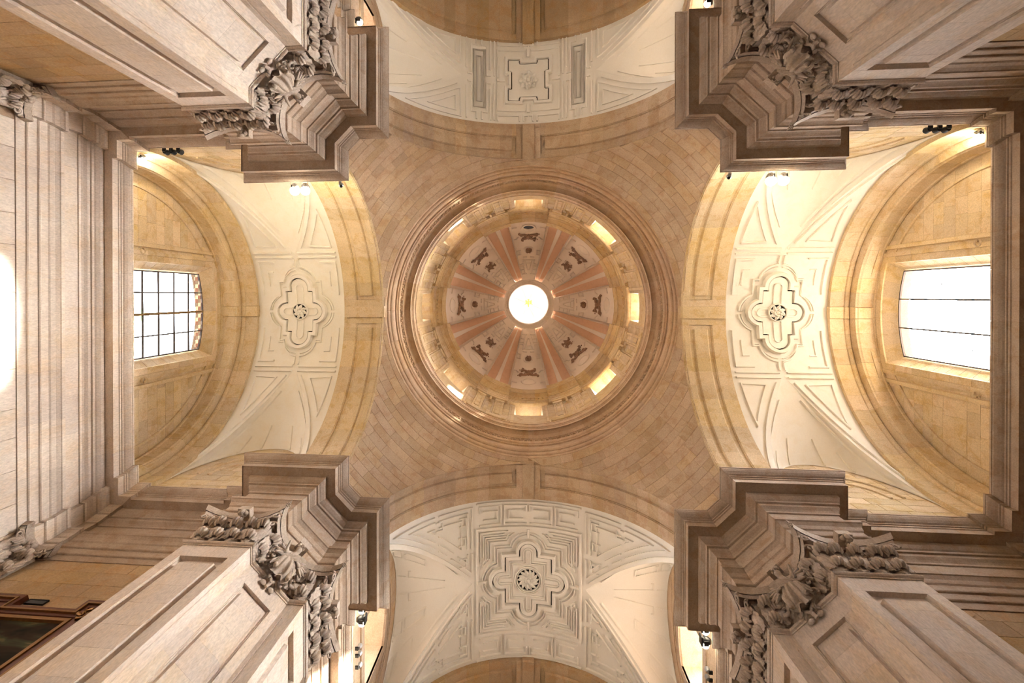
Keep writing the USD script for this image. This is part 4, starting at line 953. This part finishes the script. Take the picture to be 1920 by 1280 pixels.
    put(dr, 'niche_arch', relief(LineString([(arcp[0][0], 26.95)] + arcp + [(arcp[-1][0], 26.95)]).buffer(.045, cap_style=2), lambda u, z, h: S_n(u / RD, z, h), .09, bevel=.02, seg=.5), 'drum_stone')
    put(dr, 'niche_key', slab(S_n, an - .012, an + .012, 30.45, 31.40, 1, 1, (0, 0), (.003, .03), .03, .1, .20), 'drum_stone')
    # entablature of the drum: set back over the windows, breaking forward between them
    wb = math.radians(12.4)
    for prof, nm, jn in ((DR_A, 'drum_architrave', .012), (DR_F, 'drum_frieze', .012), (DR_C, 'drum_cornice', .012)):
        pb_ = [(RD - .02 + r_, z) for r_, z in prof]; pf = [(RD - .20 + r_, z) for r_, z in prof]
        for j in range(3): put(dr, nm, rev_block(pb_, ac - wb + j * 2 * wb / 3, ac - wb + (j + 1) * 2 * wb / 3, 3, jn), 'drum_stone')
        w2 = PI / 4 - 2 * wb
        for j in range(3): put(dr, nm, rev_block(pf, ac + wb + j * w2 / 3, ac + wb + (j + 1) * w2 / 3, 3, jn), 'drum_stone')
        for a_ in (ac - wb, ac + wb):
            p_ = np.array(prof); P = np.array([[((RD - o + r_) * math.cos(a_), (RD - o + r_) * math.sin(a_), z) for r_, z in prof] for o in (.02, .20)])
            put(dr, nm + '_return', grid(P), 'drum_stone')
    for (z0, z1, o) in ((33.30, 33.36, .52),):
        for j in range(10):   # small dentils under the cornice
            a_ = ac - wb + (j + .5) * 2 * wb / 10
            put(dr, 'dentil', slab(S_cyl(RD), a_ - .008, a_ + .008, 33.08, 33.20, 1, 1, (0, 0), (.001, .01), .01, .05, .20), 'drum_stone')

for k in range(8):
    put(dr, 'outer_jacket', lathe([(7.12, 24.78), (7.12, 31.4)], 8, a0=k * PI / 4 + AW + .012, a1=(k + 1) * PI / 4 - AW - .012), 'mortar')  # unseen jacket added to stop light leaking through the drum
put(dr, 'outer_jacket', lathe([(7.0, 34.13), (7.3, 34.1), (7.3, 31.27), (6.95, 31.27)], 64), 'mortar')

# dome
RS, ZD = 6.72, 34.15
def S_dome(u, t, h):
    """u: metres sideways at the 4 m circle, t: metres up along the shell from the springing, h inwards."""
    a, th = u / 4.0, t / RS; r = RS - h
    return np.stack([r * np.cos(th) * np.cos(a), r * np.cos(th) * np.sin(a), ZD + r * np.sin(th)], -1)
dome = thing('dome', 'pink dome with eight white stucco panels converging on a bright round eye', 'dome', (0, 0, ZD), None)
TO = math.acos(2.17 / RS) * RS
U, V = np.meshgrid(np.linspace(0, 8 * PI, 129), np.linspace(0.0, TO, 40), indexing='ij')
put(dome, 'dome_shell', grid(S_dome(U, V, 0)), 'stucco_pink', smooth=True)
put(dome, 'outer_shell', lathe([(7.35, 34.15), (7.0, 35.6), (6.2, 38.0)], 64), 'mortar')  # unseen, added to stop light leaking in above the drum
def ratio_t(px):     # radius in the picture -> arc length up the shell
    ths = np.linspace(0, 1.25, 400); rr_ = 858 * RS * np.cos(ths) / (ZD + RS * np.sin(ths))
    return float(np.interp(-px, -rr_, ths)) * RS
hwid = math.radians(14.2) * 4
for k in range(8):
    ac = k * PI / 4
    Sk = lambda u, t, h, a_=ac: S_dome(u + a_ * 4, t, h)
    pnl = put(dome, 'stucco_panel', slab(Sk, -hwid, hwid, .01, TO - .03, 6, 24, (0, 0), (.01, .01), .02, .01, .06), 'stucco_pale', label='white stucco panel with brown carved ornament')
    Sp = lambda u, t, h, a_=ac: S_dome(u + a_ * 4, t, h + .06)
    def st(g, h=.085, nm='panel_fillet', m='stucco_pale', bev=.03):
        for pp in polys(g):
            put(pnl, nm, relief(pp, Sp, h, base=-.01, bevel=bev, seg=.2), m)
    st(band([[(c * (hwid - .05), 0), (c * (hwid - .05), TO - .1)] for c in (-1, 1)], .09))
    tm_, tx, tc, tg0, tg1 = (ratio_t(q) for q in (146, 131, 104, 86, 58))
    t8, t7 = ratio_t(51), ratio_t(118)
    st(affinity.scale(Point(0, tm_).buffer(.34, 16), 1.0, 1.25).boundary.buffer(.04), .05, 'medallion_rim')
    st(affinity.scale(Point(0, tm_).buffer(.28, 16), 1.0, 1.25), .03, 'medallion')
    oc = [(.17, -.32), (.30, -.18), (.30, .16), (.16, .36), (-.16, .36), (-.30, .16), (-.30, -.18), (-.17, -.32)]
    st(ring_of(Polygon([(a, tc + b) for a, b in oc]), .08), .06, 'cartouche_frame')
    for c in (-1, 1):
        for l in ([(c * .85, tm_ - .3), (c * .62, tm_ - .3)], [(c * .9, tx + .25), (c * .7, tx + .25), (c * .62, tx + .05)], [(c * .85, tc), (c * .62, tc), (c * .62, tc + .45), (c * .85, tc + .45)],
                  [(c * .16, tc + .75), (c * .45, tc + .75)], [(c * .5, tg0), (c * .5, tg0 + .45), (c * .86, tg0 + .45)], [(c * .86, tg0 + .65), (c * .5, tg0 + .65), (c * .42, tg1)], [(c * .5, (tg0 + tg1) / 2 + .3), (c * .86, (tg0 + tg1) / 2 + .3)], [(c * .86, tg1), (c * .25, tg1)]):
            st(band([l], .05))
        st(band([[(c * .36, tg0 + .05), (c * .10, tg1 - .35), (0, tg1 - .35)], [(c * .36, tg0 + .05), (0, tg0 + .05)], [(c * .28, tg0 + .4), (0, tg0 + .4)]], .05))
    rr_ = random.Random(40 + k % 2)
    diag = k % 2 == 1
    P3 = lambda u_, t_, h_: S_dome(np.array(u_ + ac * 4), np.array(t_), np.array(.06 + h_))
    def ornament(nm, t0, arms, core, sc):
        parts = [ell(P3(0, t0, .08), (core, core, core), 2), ell(P3(0, t0 + core * .9, .12), (core * .55,) * 3, 1), ell(P3(0, t0 - core, .08), (core * .5,) * 3, 1)]
        for q in range(12): parts.append(ell(P3(core * 1.1 * math.cos(q * .524), t0 + core * 1.25 * math.sin(q * .524), .05), (core * .26,) * 3, 0))
        for eu, et in arms:
            L_ = math.hypot(eu, et); d_ = np.array([eu, et]) / L_; n_ = np.array([-d_[1], d_[0]]) * (1 if eu * et > 0 else -1)
            stem = [P3(*(d_ * L_ * q + n_ * .08 * sc * math.sin(q * 4) + (0, t0)), .05 + .04 * math.sin(q * 3)) for q in np.linspace(.2, .9, 8)]
            parts.append(tube(stem, np.linspace(.11, .06, 8) * sc, 6))
            for sg in (-1, 1):
                cc_ = d_ * L_ * (.92 if sg > 0 else .62) + n_ * sg * .09 * sc
                parts.append(tube([P3(*(cc_ + .10 * sc * (1 - q * .7) * np.array([math.cos(5 * q + sg), math.sin(5 * q + sg)]) + (0, t0)), .06 + .03 * q) for q in np.linspace(0, 1, 10)], np.linspace(.055, .03, 10) * sc, 5))
            for q in range(5):
                w_ = d_ * L_ * (.3 + .17 * q) + n_ * rr_.uniform(-.14, .14) * sc
                parts.append(ell(P3(*(w_ + (0, t0)), .04), (.055 * sc, .055 * sc, .055 * sc), 0))
        put(pnl, nm, join(parts), 'ornament_brown', label='brown carved foliage ornament')
    ornament('carved_ornament', tx, ((-.60, -.40), (.60, -.40), (-.46, .42), (.46, .42)), .20, 1.0)
    ornament('carved_shield', tc, ((-.40, .22), (.40, .22), (-.26, -.34), (.26, -.34), (0, .40)) if diag else ((-.16, .18), (.16, .18), (-.12, -.2), (.12, -.2)), .17, .8)
    w2 = math.radians(2.1) * 4
    put(dome, 'stucco_rib', slab(lambda u, t, h, a_=ac: S_dome(u * (1 - .6 * t / TO) + (a_ + PI / 8) * 4, t, h), -w2, w2, 0, TO - .05, 1, 24, (0, 0), (.02, .01), .02, .01, .05), 'stucco_pale')
# one oculus window in the top panel
a_ = -PI / 2; cc = S_dome(np.array(a_ * 4), np.array(ratio_t(150)), np.array(.12))
nrm = np.array([math.cos(a_) * -.95, math.sin(a_) * -.95, -.3]); nrm /= np.linalg.norm(nrm)
def S_disc(c_, n_):
    a = np.cross(n_, (0, 0, 1.0)); a /= np.linalg.norm(a); b = np.cross(n_, a)
    return lambda u, v, h: c_ + np.asarray(u)[..., None] * a + np.asarray(v)[..., None] * b + np.asarray(h)[..., None] * n_
put(dome, 'oculus_glass', relief(affinity.scale(Point(0, 0).buffer(.36), 1.25, 1), S_disc(cc, nrm), .02, bevel=0), 'lens_dark')
put(dome, 'oculus_rim', relief(ring_of(affinity.scale(Point(0, 0).buffer(.38), 1.25, 1), .10), S_disc(cc, nrm), .07, bevel=.03), 'stucco_pale')

lan = thing('lantern', 'white glazed lantern above the round eye of the dome', 'lantern', (0, 0, 42.5), None)
ze = ZD + math.sqrt(RS ** 2 - 2.17 ** 2)
eye = [(2.26, ze - .14), (2.20, ze - .12), (2.17, ze - .05), (2.11, ze - .03), (2.10, ze + .02), (1.86, ze + .06), (1.85, ze + .0), (1.78, ze + .0), (1.73, ze + .08), (1.72, ze + .3), (1.78, ze + 1.95), (2.0, ze + 2.0)]
for j in range(16): put(dome, 'eye_ring_stone', rev_block(eye, 2 * PI * j / 16, 2 * PI * (j + 1) / 16, 4, .006), 'stucco_pale')
for j in range(72):
    a = 2 * PI * j / 72
    put(dome, 'eye_carving', join([ell(((2.04 - .07 * i) * math.cos(a + .03 * (i % 2)), (2.04 - .07 * i) * math.sin(a + .03 * (i % 2)), ze + .035), (.035, .035, .04), 1) for i in range(3)]), 'stucco_pale')
zl0 = ze + 2.0
for j in range(8):
    a = 2 * PI * (j + .5) / 8
    put(lan, 'lantern_pier', lathe([(1.98, zl0), (1.98, zl0 + 3.6), (2.35, zl0 + 3.6), (2.35, zl0)], 4, a0=a - .10, a1=a + .10), 'plaster')
    put(lan, 'lantern_rib', tube([(1.9 * math.cos(t) * math.cos(a), 1.9 * math.cos(t) * math.sin(a), zl0 + 3.7 + 1.7 * math.sin(t)) for t in np.linspace(0, 1.35, 12)], .09, 6), 'plaster')
    put(lan, 'lantern_pane', lathe([(2.2, zl0 + .15), (2.2, zl0 + 3.5)], 4, a0=a + .10, a1=a + PI / 4 - .10), 'glass_dim_lantern')  # panes tinted dark to hold down the brightness of the lantern
put(lan, 'lantern_sill', lathe([(1.78, ze + 2.0), (1.9, zl0 + .12), (2.35, zl0 + .15)], 48), 'plaster')
put(lan, 'lantern_head', lathe([(2.35, zl0 + 3.5), (1.95, zl0 + 3.5), (1.95, zl0 + 3.7)] + [(1.95 * math.cos(t), zl0 + 3.7 + 1.8 * math.sin(t)) for t in np.linspace(0, PI / 2, 14)], 48), 'plaster', smooth=30)
dv = thing('dove_ornament', 'small gilded dove with spread wings hanging in the bright lantern', 'ornament', (0, 0, zl0 + 2.4), None)
zd = zl0 + 2.4
put(dv, 'bird_body', organic([[(0, -.25, zd, .05), (0, -.05, zd, .13), (0, .16, zd, .09), (0, .30, zd - .02, .07)]], .04, 6), 'gold', smooth=True)
for s in (-1, 1):
    for k in range(4): put(dv, 'wing_feather', tube([(s * .05, .05 - .04 * k, zd), (s * (.22 + .02 * k), .02 - .10 * k, zd + .05), (s * (.40 - .04 * k), .12 - .15 * k, zd + .02)], [.06, .055, .015], 6), 'gold', smooth=True)
put(dv, 'tail', tube([(0, -.2, zd), (0, -.42, zd)], [.06, .12], 8), 'gold')
put(dv, 'hanging_rod', tube([(0, 0, zd), (0, 0, zl0 + 5.4)], .012, 5), 'gold')

# ------------------------------------------------------------------ nave walls with clerestory windows (daylight), seen at a grazing angle
for (sx, sy), nm in SIDES.items():
    T = quad4(sx, sy)
    yc, hl = (12.70, 3.72) if sy > 0 else (10.93, 1.95)
    w = thing('lunette', f'tan stone lunette wall with a clerestory window above the nave cornice at the {nm}', 'lunette', (sx * 6.2, sy * yc, 15), None)
    ow, oz = (1.3, 19.0) if sy > 0 else (.95, 18.0)
    op = window_shape(yc - ow, yc + ow, 16.4, oz - .4, oz)
    Sw = S_x(6.14, 1)
    z = 15.0
    while z < 20.9:
        y = 8.8 + .4 * rnd.random() - .4
        while y < yc + hl + .3:
            w_ = rnd.uniform(.8, 1.4); q = sbox(max(y, 8.7) + .003, z + .003, min(y + w_, yc + hl + .3) - .003, z + .497).difference(op.buffer(.3, join_style=2))
            for pp in polys(q): put(w, 'ashlar_block', T(relief(pp, Sw, rnd.uniform(0, .005), base=-.03, bevel=.008, seg=3)), 'sandstone')
            y += w_
        z += .5
    put(w, 'window_surround', T(relief(op.buffer(.3, join_style=2).difference(op), Sw, .06, base=-.03, bevel=0, seg=1)), 'sandstone')
    rv = np.array(op.exterior.coords)
    put(w, 'window_reveal', T(grid(np.array([[(6.09, y, z) for y, z in rv], [(7.6, y, z) for y, z in rv]]))), 'sandstone')
    back = sbox(8.7, 14.9, yc + hl + (.3 if sy > 0 else .05), 21.4).difference(op.buffer(.04, join_style=2))
    put(w, 'wall_backing', T(relief(back, S_x(6.20, 1), 0, base=-.05, bevel=0, seg=3)), 'mortar')
    for rr_ in (2.4, 2.15) if sy > 0 else (1.6, 1.4):
        arcp = [(yc + rr_ * math.cos(t), 17.4 + rr_ * .95 * math.sin(t)) for t in np.linspace(-.2, PI + .2, 26)]
        put(w, 'lunette_fillet', T(relief(LineString(arcp).buffer(.05, cap_style=2), Sw, .07, bevel=.02, seg=.4)), 'sandstone')
    outer = sbox(7.3 if False else 7.0, FL, 26, 22.4).difference(op)
    put(walls[(sx, sy)], 'outer_wall', T(relief(outer, S_x(7.6, 1), 0, base=-.2, bevel=0, seg=4)), 'mortar')
    put(w, 'pane', T(relief(op, S_x(7.5, 1), .004, base=-.004, bevel=0, seg=3)), 'glass_clear')

# folded corner pilasters with capitals at the left end wall
for sy, nm in ((-1, 'upper'), (1, 'lower')):
    T = quad4(-1, sy)
    p = thing(f'trim_{trim.pop(0)}', f'folded corner pilaster with leafy capital at the {nm} end of the left wall', 'pilaster', (-14.6, sy * 6.6, FL), kind='structure')
    put(p, 'pilaster_shaft', T(relief(Polygon([(14.95, 6.22), (14.78, 6.22), (14.78, 6.84), (14.32, 6.84), (14.32, 6.95), (14.95, 6.95)]), S_flat(FL), 12.4, base=0, bevel=0, seg=9)), 'pier_stone')
    pl = np.array([(14.95, 6.22), (14.78, 6.22), (14.78, 6.84), (14.32, 6.84), (14.32, 6.95)]); mt = mitres(pl)
    for i in range(len(pl) - 1): put(p, 'astragal', T(sweep_piece(pl[i], pl[i + 1], mt[i], mt[i + 1], ASTRAGAL, 1)), 'pier_stone')
    cap = put(p, 'capital', T(relief(Polygon([(14.95, 6.2), (14.74, 6.2), (14.74, 6.80), (14.30, 6.80), (14.30, 6.95), (14.95, 6.95)]), S_flat(11.05), .95, base=0, bevel=0, seg=9)), 'carved_stone')
    abacus(T, cap, [(14.95, 5.95), (14.66, 5.92)] + concave((14.60, 5.95), (14.50, 6.62), .12, 6) + concave((14.5, 6.62), (13.72, 6.46), .12, 6)[1:] + [(13.74, 6.6), (14.0, 6.95), (14.95, 6.95)])
    capital_face(cap, T, (14.78, 6.22), (14.78, 6.84), 2, (14.60, 5.95), None, True)
    capital_face(cap, T, (14.78, 6.84), (14.20, 6.84), 2, None, (13.80, 6.45), True)

# ------------------------------------------------------------------ lamps and small fittings on the cornices
def floodlight(name, label, pos, target, m, r=0.10, group=None, body=True):
    pos, target = np.array(pos, float), np.array(target, float); d = target - pos; d /= np.linalg.norm(d)
    a = np.cross(d, (0.1, 0.2, 0.97)); a /= np.linalg.norm(a); b = np.cross(a, d)
    t = thing(name, label, 'floodlight', pos - (0, 0, r * 1.3), group)
    M3 = np.stack([a, b, d], 1)
    def L(mesh): v, f = mesh; return np.asarray(v) @ M3.T + pos, f
    put(t, 'lamp_housing', L(lathe([(.001, -r * 1.5), (r * .6, -r * 1.45), (r * .95, -r * .8), (r * 1.08, 0), (r * 1.08, r * .12), (r, r * .12), (r * .95, 0)], 20)), 'grey_metal' if body else 'black_metal', smooth=40)
    put(t, 'lens', L(lathe([(.0005, r * .06), (r * .94, r * .05)], 20)), m)
    put(t, 'glowing_globe', ell(pos - (0, 0, r * .35) + d * (0, r * 1.25, 0) + np.array([0, r * .5, 0]), (r * (1.35 if body else .95),) * 3, 2), 'lamp_glare', smooth=True)  # added globe, stands in for the lamp glare seen from below
    put(t, 'bracket', join([bx(pos - (0, 0, r * 1.25), (r * 1.2, r * 1.2, r * .16), .004), tube([pos - a * r * 1.1, pos - a * r * 1.25 - (0, 0, r * .7), pos - (0, 0, r * 1.2), pos + a * r * 1.25 - (0, 0, r * .7), pos + a * r * 1.1], r * .10, 6)]), 'black_metal')
    return t
ztop = 15.05
for sx, nm in ((-1, 'left'), (1, 'right')):
    for i, x in enumerate((7.72, 8.10)):
        side = ('inner', 'outer')[i]
        floodlight('floodlight', f'{side} glowing floodlight of the pair on the upper {nm} pier cornice', (sx * x, -4.54, ztop + .17), (sx * (x + 1.8), -2.2, 21), 'lamp_warm', .12, None)
    floodlight('floodlight', f'single glowing spotlight in the upper corner beside the {nm} end wall', (sx * 13.80, -5.74, ztop + .15), (sx * 12.0, -1.0, 20), 'lamp_small', .10, None)
    for i, x in enumerate((7.9, 8.6)):
        floodlight('floodlight', f'{("inner", "outer")[i]} unseen floodlight set back on the lower {nm} pier cornice', (sx * x, 5.25, ztop + .16), (sx * (x + 1.8), 3.2, 21), 'lamp_warm', .12, None)  # out of view behind the cornice lip, lights the transept vault
    c = thing('security_camera', f'small security camera under the {nm} end of the upper arch cornice', 'camera', (sx * 6.42, -4.62, ztop), None)
    put(c, 'camera_body', ell((sx * 6.42, -4.58, ztop + .10), (.085, .085, .075), 2), 'grey_metal', smooth=True)
    put(c, 'camera_lens', ell((sx * 6.40, -4.53, ztop + .06), (.05, .05, .045), 2), 'black_metal', smooth=True)
    put(c, 'camera_mount', bx((sx * 6.42, -4.66, ztop + .03), (.09, .12, .06), .01), 'grey_metal')
    for i, x in enumerate((12.35, 12.62, 12.88)):
        s_ = thing('spotlight', f'{("first", "second", "third")[i]} of three dark unlit spotlights along the upper cornice near the {nm} end wall', 'spotlight', (sx * x, -5.92, ztop), None)
        put(s_, 'lamp_housing', lathe([(.001, -.11), (.075, -.10), (.10, .05), (.09, .07), (.001, .03)], 14, (sx * x, -5.90, ztop + .14)), 'black_metal', smooth=40)
        put(s_, 'bracket', bx((sx * x, -5.97, ztop + .03), (.12, .16, .06), .01), 'black_metal')
    # nave floodlights, black housings pointing up
    for i, (y, z) in enumerate(((9.98, 0), (10.42, 0))):
        f = floodlight('floodlight', f'{("near", "far")[i]} black floodlight on the lower nave cornice at the {nm}', (sx * 5.72, y, ztop + .17), (-sx * 1.5, y + 2.4, 21), 'lamp_white', .13, None, False)
        put(f, 'barn_door', bx((sx * 5.60, y - .03, ztop + .15), (.05, .30, .24), .01), 'black_metal')
    floodlight('floodlight', f'unseen black floodlight on the upper nave cornice at the {nm}', (sx * 5.76, -10.2, ztop + .15), (-sx * 1.0, -11.2, 21), 'lamp_top_unseen', .12, None, False)  # unseen lamp, place and strength chosen to light the upper vault
    for i, y in enumerate((11.35, 11.60, 12.0)):
        s_ = thing('spotlight', f'{("first", "second", "third")[i]} small grey spotlight along the lower nave cornice at the {nm}', 'spotlight', (sx * 5.84, y, ztop), None)
        put(s_, 'lamp_housing', lathe([(.001, -.09), (.06, -.08), (.085, .05), (.075, .07), (.001, .03)], 14, (sx * 5.80, y, ztop + .13)), 'grey_metal', smooth=40)
        put(s_, 'bracket', bx((sx * 5.86, y, ztop + .025), (.12, .12, .05), .01), 'black_metal')

# ------------------------------------------------------------------ painting and wall plate on the lower left wall
pt = thing('painting', 'large dark canvas in a red and gilt eared frame on the lower left side wall', 'painting', (-12.3, 6.9, 6.0))
Sy = S_y(6.93, 1)
out = unary_union([sbox(-14.6, 5.6, -10.3, 10.05), sbox(-14.1, 5.6, -12.62, 10.42), sbox(-10.9, 9.0, -10.05, 10.38)])
inn = unary_union([sbox(-14.2, 5.9, -10.75, 9.72)])
for d0, d1, h, mm_ in ((0, .10, .13, 'frame_red'), (.10, .15, .16, 'frame_gilt'), (.15, .24, .11, 'frame_red')):
    put(pt, 'frame_moulding', relief(out.buffer(-d0, join_style=2).difference(out.buffer(-d1, join_style=2)), Sy, h, bevel=.015, seg=1), mm_)
put(pt, 'frame_flat', relief(out.buffer(-.24, join_style=2).difference(inn), Sy, .08, bevel=0, seg=1), 'frame_red')
put(pt, 'sight_moulding', relief(inn.buffer(.05, join_style=2).difference(inn.buffer(-.04, join_style=2)), Sy, .11, bevel=.02, seg=1), 'frame_gilt')
put(pt, 'canvas', relief(inn, Sy, .04, bevel=0, seg=1), 'canvas')
for cx, cz in ((-10.45, 9.85), (-13.9, 10.0)):
    for k in range(6):
        a = k * 1.05; put(pt, 'carved_leaf', tube([(cx + .16 * math.cos(a + s) * (1 - .6 * s), 6.78 - .03 * k % .06, cz + .16 * math.sin(a + s) * (1 - .6 * s)) for s in np.linspace(0, 1.2, 7)], np.linspace(.05, .02, 7), 6), 'frame_gilt')
pl_ = thing('wall_plate', 'small dark rectangular plate on the ochre wall above the painting', 'plate', (-12.1, 6.93, 10.35))
put(pl_, 'plate', relief(sbox(-12.55, 10.28, -12.05, 10.42), Sy, .02, bevel=.005), 'black_metal')
put(pl_, 'plate_rim', relief(ring_of(sbox(-12.55, 10.28, -12.05, 10.42), .02), Sy, .03, bevel=.005), 'black_metal')

# ------------------------------------------------------------------ ends of the nave, out of view, each with an added window for daylight
for sy, nm in ((-1, 'back'), (1, 'front')):
    w = thing(f'wall_{nm}', f'far end wall of the nave beyond the {"top" if sy < 0 else "bottom"} of the picture', 'wall', (0, sy * 25.5, FL), kind='structure')
    hole = sbox(-1.2, 8, 1.2, 12)
    put(w, 'end_wall', relief(sbox(-7.5, FL, 7.5, 22.4).difference(hole), S_y(sy * 25.4, sy), 0, base=-.3, bevel=0, seg=4), 'wall_stone')
    put(w, 'pane', relief(hole, S_y(sy * 25.5, sy), .004, base=-.004, bevel=0, seg=4), 'glass_clear')
    y0, y1 = (YT + 2.9, 25.5) if sy < 0 else (YB + 2.4, 25.5)
    th = np.linspace(-PI / 2, PI / 2, 33)
    P = np.array([[(6.12 * math.sin(t), sy * y, ZS + 6.12 * math.cos(t)) for t in th] for y in (y0, y1)])
    put(w, 'far_vault', grid(P), 'stucco_white', smooth=True)
    for sx in (-1, 1): put(w, 'far_wall', bx((sx * 6.3, sy * (y0 + y1) / 2, 15.2), (.3, y1 - y0, 1.0)), 'wall_stone')
